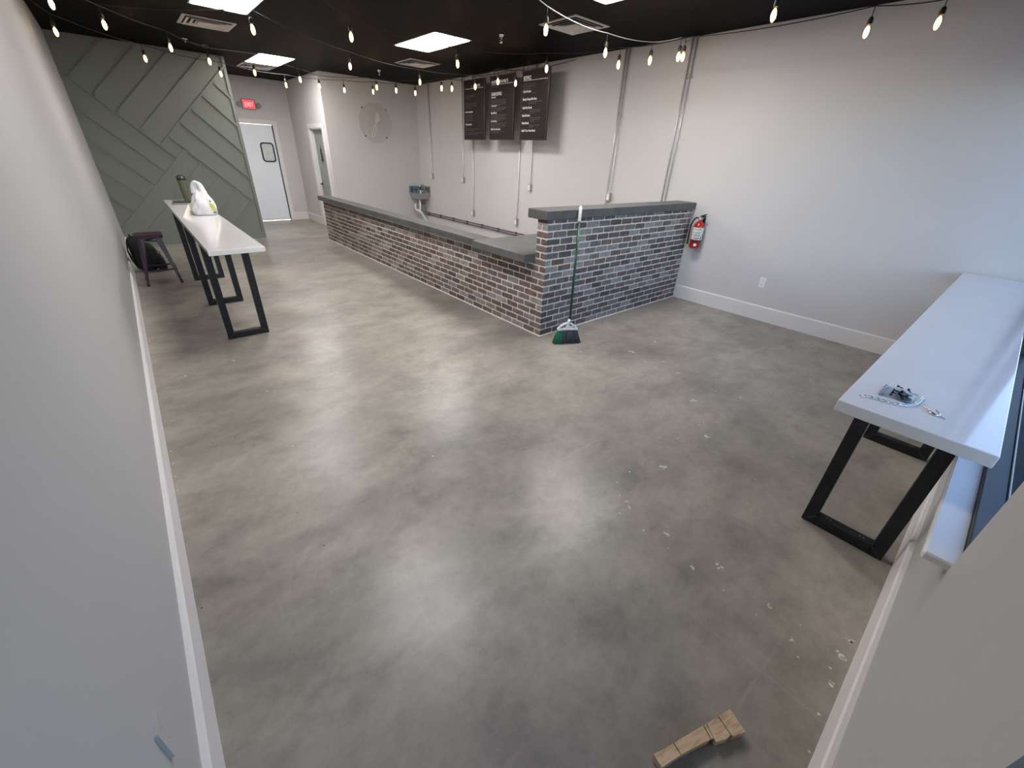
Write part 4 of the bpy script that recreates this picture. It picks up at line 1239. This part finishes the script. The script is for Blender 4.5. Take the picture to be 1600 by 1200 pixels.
# ------------------------------------------------------------------ fire extinguisher
fx, fyy = XR - 0.085, 2.935
ex = thing('fire_extinguisher', (fx, fyy, 0.765), 'red fire extinguisher hung on the right wall beside the brick counter', 'fire extinguisher')
b = MB(); b.lathe([(0.055, 0.765), (0.066, 0.775), (0.070, 0.79), (0.070, 1.05), (0.062, 1.085), (0.042, 1.112), (0.024, 1.125), (0.022, 1.14)], (fx, fyy, 0), seg=32); cyl = b.build('cylinder', M_red, ex)
def arc(bb, r, a0, a1, z0_, z1_, n=20):
    A = []
    for k in range(n + 1):
        a = math.radians(a0 + (a1 - a0) * k / n); A.append((bb.v((fx + r * math.cos(a), fyy + r * math.sin(a), z0_)), bb.v((fx + r * math.cos(a), fyy + r * math.sin(a), z1_))))
    for k in range(n): bb.face([A[k][0], A[k + 1][0], A[k + 1][1], A[k][1]])
b = MB(); b.smooth = True; arc(b, 0.0708, 120, 292, 0.885, 1.045); lb = b.build('instruction_label', M_label, ex)
b = MB(); b.smooth = True
for k, zz in enumerate((1.025, 1.010, 0.985, 0.975, 0.955, 0.945, 0.935, 0.915, 0.905, 0.897)): arc(b, 0.0712, 165 + (k % 3) * 8, 245 - (k % 2) * 14, zz - 0.0025, zz + 0.0025, 10)
arc(b, 0.0712, 248, 262, 0.90, 0.925, 3); arc(b, 0.0712, 268, 280, 0.93, 0.96, 3)
b.build('label_print', M_ink, lb)
b = MB(); b.smooth = True; arc(b, 0.0712, 175, 250, 1.034, 1.043, 10); b.build('label_band', M_yellow, lb)
b = MB(); b.smooth = True; arc(b, 0.0722, 0, 359.9, 0.852, 0.872, 40); b.build('strap', M_black, ex)
def badge(bb):
    c_a, c_z = math.radians(208), 0.818
    ring = [bb.v((fx + 0.0712 * math.cos(c_a + 0.30 * math.cos(t_)), fyy + 0.0712 * math.sin(c_a + 0.30 * math.cos(t_)), c_z + 0.020 * math.sin(t_))) for t_ in [2 * math.pi * k / 18 for k in range(18)]]
    c = bb.v((fx + 0.0716 * math.cos(c_a), fyy + 0.0716 * math.sin(c_a), c_z))
    for k in range(18): bb.face([c, ring[k], ring[(k + 1) % 18]])
b = MB(); badge(b); b.build('round_badge', M_label, ex)
b = MB(); b.lathe([(0.020, 1.135), (0.024, 1.14), (0.024, 1.165), (0.016, 1.175)], (fx, fyy, 0), seg=18); b.box((fx - 0.018, fyy - 0.03, 1.15), (fx + 0.018, fyy + 0.03, 1.172), 0.004); b.build('valve', M_sst, ex)
b = MB(); b.obox((fx, fyy + 0.010, 1.172), (fx - 0.03, fyy - 0.085, 1.185), 0.020, 0.006, bev=0.002); lv = b.build('carry_handle', M_sst, ex)
b = MB(); b.obox((fx, fyy + 0.012, 1.185), (fx - 0.03, fyy - 0.080, 1.222), 0.022, 0.012, bev=0.003); b.build('squeeze_lever', M_black, ex)
b = MB(); b.lathe([(0.013, 0), (0.013, 0.012)], (fx - 0.018, fyy, 1.158), Matrix.Rotation(-math.pi / 2, 4, 'Y'), seg=14); b.build('gauge', M_whitep, ex)
b = MB(); hp_ = [(fx - 0.01, fyy + 0.025, 1.16), (fx - 0.015, fyy + 0.06, 1.165), (fx - 0.02, fyy + 0.09, 1.13), (fx - 0.03, fyy + 0.108, 1.06), (fx - 0.03, fyy + 0.108, 0.96), (fx - 0.03, fyy + 0.102, 0.87)]
b.tube(hp_, 0.010, 10); ho = b.build('hose', M_rubber, ex)
b = MB(); b.tube([(fx - 0.03, fyy + 0.102, 0.875), (fx - 0.03, fyy + 0.100, 0.81)], [0.012, 0.014], 10); b.build('nozzle', M_black, ho)
b = MB(); b.box((XR - 0.016, fyy - 0.03, 0.83), (XR, fyy + 0.03, 1.19), 0.003); b.build('wall_bracket', M_black, ex)

# ------------------------------------------------------------------ exit sign
es = thing('exit_sign', (2.82, YD - 0.03, 2.56), 'red lit EXIT sign with two lamp heads above the white swing door', 'exit sign')
b = MB(); b.box((2.665, YD - 0.06, 2.555), (2.965, YD, 2.765), 0.010, seg=2); b.build('housing', M_exitb, es)
b = MB(); b.box((2.692, YD - 0.064, 2.575), (2.938, YD - 0.058, 2.745)); ef = b.build('lit_face', M_exitr, es)
TE = Matrix(((1, 0, 0, 2.815), (0, 0, -1, YD - 0.0655), (0, 1, 0, 2.612), (0, 0, 0, 1)))
b = MB(); b.text('EXIT', TE, 0.125, 0.0008, 0.72, 'CENTER', 0.002); b.build('lettering', M_exitl, ef)
for s in (-1, 1):
    b = MB(); c = V((2.815 + s * 0.205, YD - 0.06, 2.655))
    b.tube([(2.815 + s * 0.14, YD - 0.03, 2.65), c], 0.014, 8)
    b.lathe([(0.020, -0.02), (0.050, 0.0), (0.055, 0.03), (0.050, 0.036)], c, Matrix.Rotation(math.radians(100), 4, 'X'), seg=18); lh = b.build('lamp_head', M_exitb, es)
    b = MB(); b.lathe([(0.046, 0.034), (0.046, 0.039)], c, Matrix.Rotation(math.radians(100), 4, 'X'), seg=18); b.build('lens', M_lens, lh)

# ornament hanging on the hall door
orn = thing('door_ornament', (XH + 0.07, 11.70, 1.48), 'dark green hanging ornament on the grey-green hall door', 'ornament')
b = MB(); M_leaf = mat('dark_green_leaf', (0.018, 0.035, 0.026), 0.6, noise=0.4, nscale=40); rnd = random.Random(9)
for k in range(40):
    a = rnd.uniform(0, 6.28); q = rnd.uniform(0, 1); z = 1.53 + 0.24 * q; w = 0.055 * (1 - 0.4 * q) * (0.5 if 0.5 < q < 0.62 else 1)
    c = V((XH + 0.07 + 0.008 * math.cos(a), 11.70 + w * math.sin(a) * rnd.uniform(0.3, 1) + 0.015 * (q - 0.5), z))
    b.obox(c, c + V((rnd.uniform(-0.008, 0.002), rnd.uniform(-0.03, 0.03), rnd.uniform(-0.05, 0.03))), 0.004, 0.018)
b.build('leaves', M_leaf, orn)
b = MB(); b.tube([(XH + 0.078, 11.71, 1.85), (XH + 0.074, 11.71, 1.76)], 0.003, 6); b.tube([(XH + 0.074, 11.70, 1.54), (XH + 0.074, 11.695, 1.47)], 0.004, 6); b.build('cord', M_cable, orn)

# ------------------------------------------------------------------ ceiling fixtures
def troffer(cx_, cy_, label):
    t = thing('ceiling_light', (cx_, cy_, ZC), label, 'ceiling light', 'ceiling light panels')
    bb = MB(); fz = lambda z: (lambda a, c: (a, c, z))
    bb.ring(rrect(cx_, cy_, 0.612, 1.222, 0.01, 3), rrect(cx_, cy_, 0.585, 1.195, 0.05, 3), fz(ZC - 0.006), (0, 0, 0.006)); bb.build('frame', M_vent, t)
    bb = MB(); bb.prism(rrect(cx_, cy_, 0.590, 1.200, 0.05, 6), fz(ZC - 0.004), (0, 0, 0.003)); bb.build('diffuser', M_ledp, t)
    return t


tr = troffer(1.445, 6.71, 'lit ceiling light panel at upper left, cut by the top edge of the photo')
for (x_, y_, lab) in ((2.732, 10.49, 'lit ceiling light panel in front of the hall, farthest from the camera'), (4.015, 6.70, 'lit ceiling light panel before the menu boards'),
                      (1.445, 3.08, 'lit ceiling light panel above the near left floor'), (4.015, 3.10, 'lit ceiling light panel above the near right floor')):
    dup(tr, (x_, y_, ZC), lab)


def vent(cx_, cy_, label):
    t = thing('air_vent', (cx_, cy_, ZC), label, 'air vent', 'square ceiling air vents')
    sqr = lambda h: [(cx_ - h, cy_ - h), (cx_ + h, cy_ - h), (cx_ + h, cy_ + h), (cx_ - h, cy_ + h)]
    fz = lambda z: (lambda a, c: (a, c, z))
    bb = MB(); bb.ring(sqr(0.303), sqr(0.262), fz(ZC - 0.008), (0, 0, 0.008)); bb.build('frame', M_vent, t)
    bb = MB(); bb.box((cx_ - 0.262, cy_ - 0.262, ZC - 0.0035), (cx_ + 0.262, cy_ + 0.262, ZC - 0.001)); bb.build('duct_opening', M_ventd, t)
    for h in (0.250, 0.190, 0.135):
        bb = MB()
        A = [bb.v((p[0], p[1], ZC - 0.004)) for p in sqr(h - 0.042)]; B = [bb.v((p[0], p[1], ZC - 0.022)) for p in sqr(h)]
        A2 = [bb.v((p[0], p[1], ZC - 0.002)) for p in sqr(h - 0.040)]; B2 = [bb.v((p[0], p[1], ZC - 0.020)) for p in sqr(h + 0.002)]
        for k in range(4):
            j = (k + 1) % 4
            bb.face([A[k], A[j], B[j], B[k]]); bb.face([A2[k], B2[k], B2[j], A2[j]]); bb.face([B[k], B[j], B2[j], B2[k]]); bb.face([A[k], A2[k], A2[j], A[j]])
        bb.build('louver', M_vent, t)
    bb = MB(); bb.box((cx_ - 0.105, cy_ - 0.105, ZC - 0.024), (cx_ + 0.105, cy_ + 0.105, ZC - 0.018), 0.002); bb.build('centre_plate', M_vent, t)
    return t


vt = vent(1.445, 8.235, 'square ceiling air vent beyond the upper-left light panel')
for (x_, y_, lab) in ((2.728, 11.52, 'square ceiling air vent touching the farthest light panel'), (4.662, 8.30, 'square ceiling air vent beyond the light before the menu boards'), (4.674, 4.47, 'square ceiling air vent nearest the camera, above the brick bar')):
    dup(vt, (x_, y_, ZC), lab)


def sprinkler(x_, y_, label):
    t = thing('sprinkler_head', (x_, y_, ZC), label, 'sprinkler', 'ceiling sprinklers')
    bb = MB(); bb.lathe([(0.018, -0.040), (0.034, -0.014), (0.036, 0.0)], (x_, y_, ZC), seg=16); bb.build('escutcheon', M_chrome, t)
    bb = MB(); bb.tube([(x_, y_, ZC - 0.035), (x_, y_, ZC - 0.060)], 0.009, 8)
    for s in (-1, 1): bb.tube([(x_ + s * 0.010, y_, ZC - 0.05), (x_ + s * 0.018, y_, ZC - 0.07), (x_ + s * 0.004, y_, ZC - 0.092)], 0.003, 6)
    bb.build('frame_arms', M_chrome, t)
    bb = MB(); bb.lathe([(0.018, -0.097), (0.018, -0.094)], (x_, y_, ZC), seg=14); bb.build('deflector', M_chrome, t)
    return t


sp = sprinkler(4.36, 5.48, 'chrome sprinkler head in the middle of the black ceiling')
dup(sp, (4.50, 9.56, ZC), 'chrome sprinkler head near the back wall, above the round sign')

# ------------------------------------------------------------------ string lights
BZ, DROP = 2.86, 0.165
PXB = {1: (80, 5), 2: (87, 49), 3: (163, 38), 4: (227, 91), 5: (266.6, 74), 6: (327.4, 95.5), 7: (345, 115), 8: (395, 45.5), 9: (398, 113), 10: (447, 132.6), 11: (469, 124), 12: (499, 134), 13: (538, 140.5),
       14: (548.7, 57), 15: (547, 103), 16: (583, 143), 17: (588.7, 136), 18: (619, 141), 19: (649, 145), 20: (656, 127.5), 21: (690, 137.5), 22: (706, 138), 23: (715, 99.5), 24: (742.5, 135), 25: (778, 127), 26: (805.6, 129.6),
       27: (853, 46), 28: (854, 107), 29: (946, 81.6), 30: (966.4, 100.6), 31: (1015.5, 93.8), 32: (1060, 88), 33: (1067, 88), 34: (1209, 22.7), 35: (1354, 49), 36: (1465.6, 35)}
bulb_at = {i: px_to_floor(p[0], p[1], BZ) for i, p in PXB.items()}

# one socket and one bulb mesh, shared by every lamp of every string
b = MB(); b.tube([(0, 0, DROP), (0.001, 0, DROP - 0.04), (0, 0, 0.085)], 0.0035, 6); b.lathe([(0.019, 0.045), (0.020, 0.050), (0.019, 0.080), (0.012, 0.094), (0.005, 0.098)], (0, 0, 0), seg=14)
sock0 = b.build('lamp_socket', M_cable, origin=(0, 0, 0)); sock_me = sock0.data
b = MB(); b.lathe([(0.002, -0.052), (0.012, -0.049), (0.021, -0.038), (0.026, -0.020), (0.026, -0.002), (0.021, 0.022), (0.015, 0.046)], (0, 0, 0), seg=18)
b.mi = 1
b.sphere((0, 0, -0.006), (0.0185, 0.0185, 0.042), 14, 10)
bulb0 = b.build('bulb', [M_bulbg, M_fil], origin=(0, 0, 0)); bulb_me = bulb0.data
bpy.data.objects.remove(sock0); bpy.data.objects.remove(bulb0)


def catenary(p, q, sag, n=9):
    return [p.lerp(q, k / n) - V((0, 0, sag * 4 * (k / n) * (1 - k / n))) for k in range(n + 1)]


def string(ids, label, start, end, m_=M_cable, sag=0.03):
    t = thing('string_light', start, label, 'string light', 'ceiling string lights')
    nodes = [V(start)] + [bulb_at[i] + V((0, 0, DROP)) for i in ids] + [V(end)]
    pts = []
    for a, c in zip(nodes, nodes[1:]):
        seg = catenary(a, c, min(sag, (c - a).length * 0.025)); pts += seg if not pts else seg[1:]
    bb = MB(); bb.tube(pts, 0.0042, 6); bb.build('cable', m_, t)
    for e in (start, end):
        bb = MB(); e = V(e); bb.lathe([(0.012, -0.006), (0.012, 0.0)] if e.z < ZC - 0.02 else [(0.004, -0.02), (0.012, -0.004), (0.012, 0.0)], e, seg=10); bb.build('hook', M_wire, t)
    for i in ids:
        o = bpy.data.objects.new('lamp_socket', sock_me); COL.objects.link(o); o.parent = t; o.location = bulb_at[i] - V(start)
        u = bpy.data.objects.new('bulb', bulb_me); COL.objects.link(u); u.parent = o
    return t


M_gcab = mat('grey_sheathed_cable', (0.30, 0.29, 0.29), 0.35, noise=0.1, nscale=30)
string([2, 4, 7, 10, 13, 16, 19, 21], 'black string of bulbs farthest from the camera, crossing before the green wall', (XL + 0.01, 7.85, ZC - 0.08), (XR - 0.01, 8.75, ZC - 0.04))
string([1, 5, 6, 9, 11, 12, 17, 18, 22], 'black string of bulbs passing under the light panel by the hall', (XL + 0.01, 6.2, ZC - 0.08), (XR - 0.01, 7.35, ZC - 0.03))
string([3, 8, 15, 20, 24, 25, 26], 'black string of bulbs that turns along above the menu boards', (XL + 0.01, 7.5, ZC - 0.06), (XR - 0.01, 5.65, ZC - 0.03))
string([14, 23, 28, 30, 33, 35], 'black string of bulbs crossing under the light before the menu boards', (1.3, 4.9, ZC - 0.005), (XR - 0.01, 1.0, ZC - 0.03))
string([27, 29, 31, 32], 'grey-cabled string of bulbs crossing under the nearest air vent', (2.35, 3.35, ZC - 0.005), (XR - 0.01, 3.72, ZC - 0.03), M_gcab, 0.05)
string([34, 36], 'black string of two bulbs at the top right, nearest the window', (3.1, 2.75, ZC - 0.005), (XR - 0.01, 0.7, ZC - 0.03))
# steel stay wire from a ceiling bracket
sw = thing('stay_wire', (1.345, 9.69, ZC), 'thin steel wire with a looped end, running from a small ceiling bracket', 'wire')
b = MB(); a_ = V((1.345, 9.69, ZC - 0.03)); e_ = bulb_at[12] + V((0, 0, DROP + 0.01)); m1 = px_to_floor(332, 75.5, 3.13); m2 = px_to_floor(398, 84, 3.09)
b.tube([a_, m1, m2, m2.lerp(e_, 0.5) - V((0, 0, 0.01)), e_], 0.004, 6)
b.tube([m1.lerp(a_, 0.15) + V((0.03 * math.sin(q) * 0.3, 0, 0.02 * math.sin(q))) + (a_ - m1) * (0.12 * (1 - math.cos(q))) for q in [2 * math.pi * k / 14 for k in range(15)]], 0.003, 6)
b.build('wire', M_wire, sw)
b = MB(); b.box((1.31, 9.66, ZC - 0.012), (1.38, 9.72, ZC), 0.003); b.box((1.335, 9.685, ZC - 0.05), (1.355, 9.695, ZC - 0.01), 0.002); b.build('bracket', M_vent, sw)

S.cycles.max_bounces = 14
S.cycles.diffuse_bounces = 9
S.cycles.glossy_bounces = 6

# ------------------------------------------------------------------ daylight
w = bpy.data.worlds.new('sky'); S.world = w; w.use_nodes = True
nt = w.node_tree
bgn = nt.nodes['Background']
sky = nt.nodes.new('ShaderNodeTexSky'); sky.sky_type = 'NISHITA'; sky.sun_disc = False
sky.sun_elevation = math.radians(38); sky.sun_rotation = math.radians(20); sky.altitude = 100
nt.links.new(sky.outputs[0], bgn.inputs['Color'])
bgn.inputs['Strength'].default_value = 0.54
for nm, x0_, x1_, z0_, z1_ in (('window_portal', XJ1, XR, WZ, WT), ('door_portal', XL, XJ0, 0.0, DT)):
    li = bpy.data.lights.new(nm, 'AREA'); li.shape = 'RECTANGLE'; li.size = x1_ - x0_; li.size_y = z1_ - z0_
    li.cycles.is_portal = True
    lo = bpy.data.objects.new(nm, li); COL.objects.link(lo)
    lo.location = ((x0_ + x1_) / 2, YF - 0.15, (z0_ + z1_) / 2); lo.rotation_euler = (math.radians(90), 0, 0)

S.view_settings.view_transform = 'Standard'
S.view_settings.look = 'None'
S.view_settings.gamma = 1.0
S.view_settings.use_curve_mapping = False
S.view_settings.exposure = 0.38
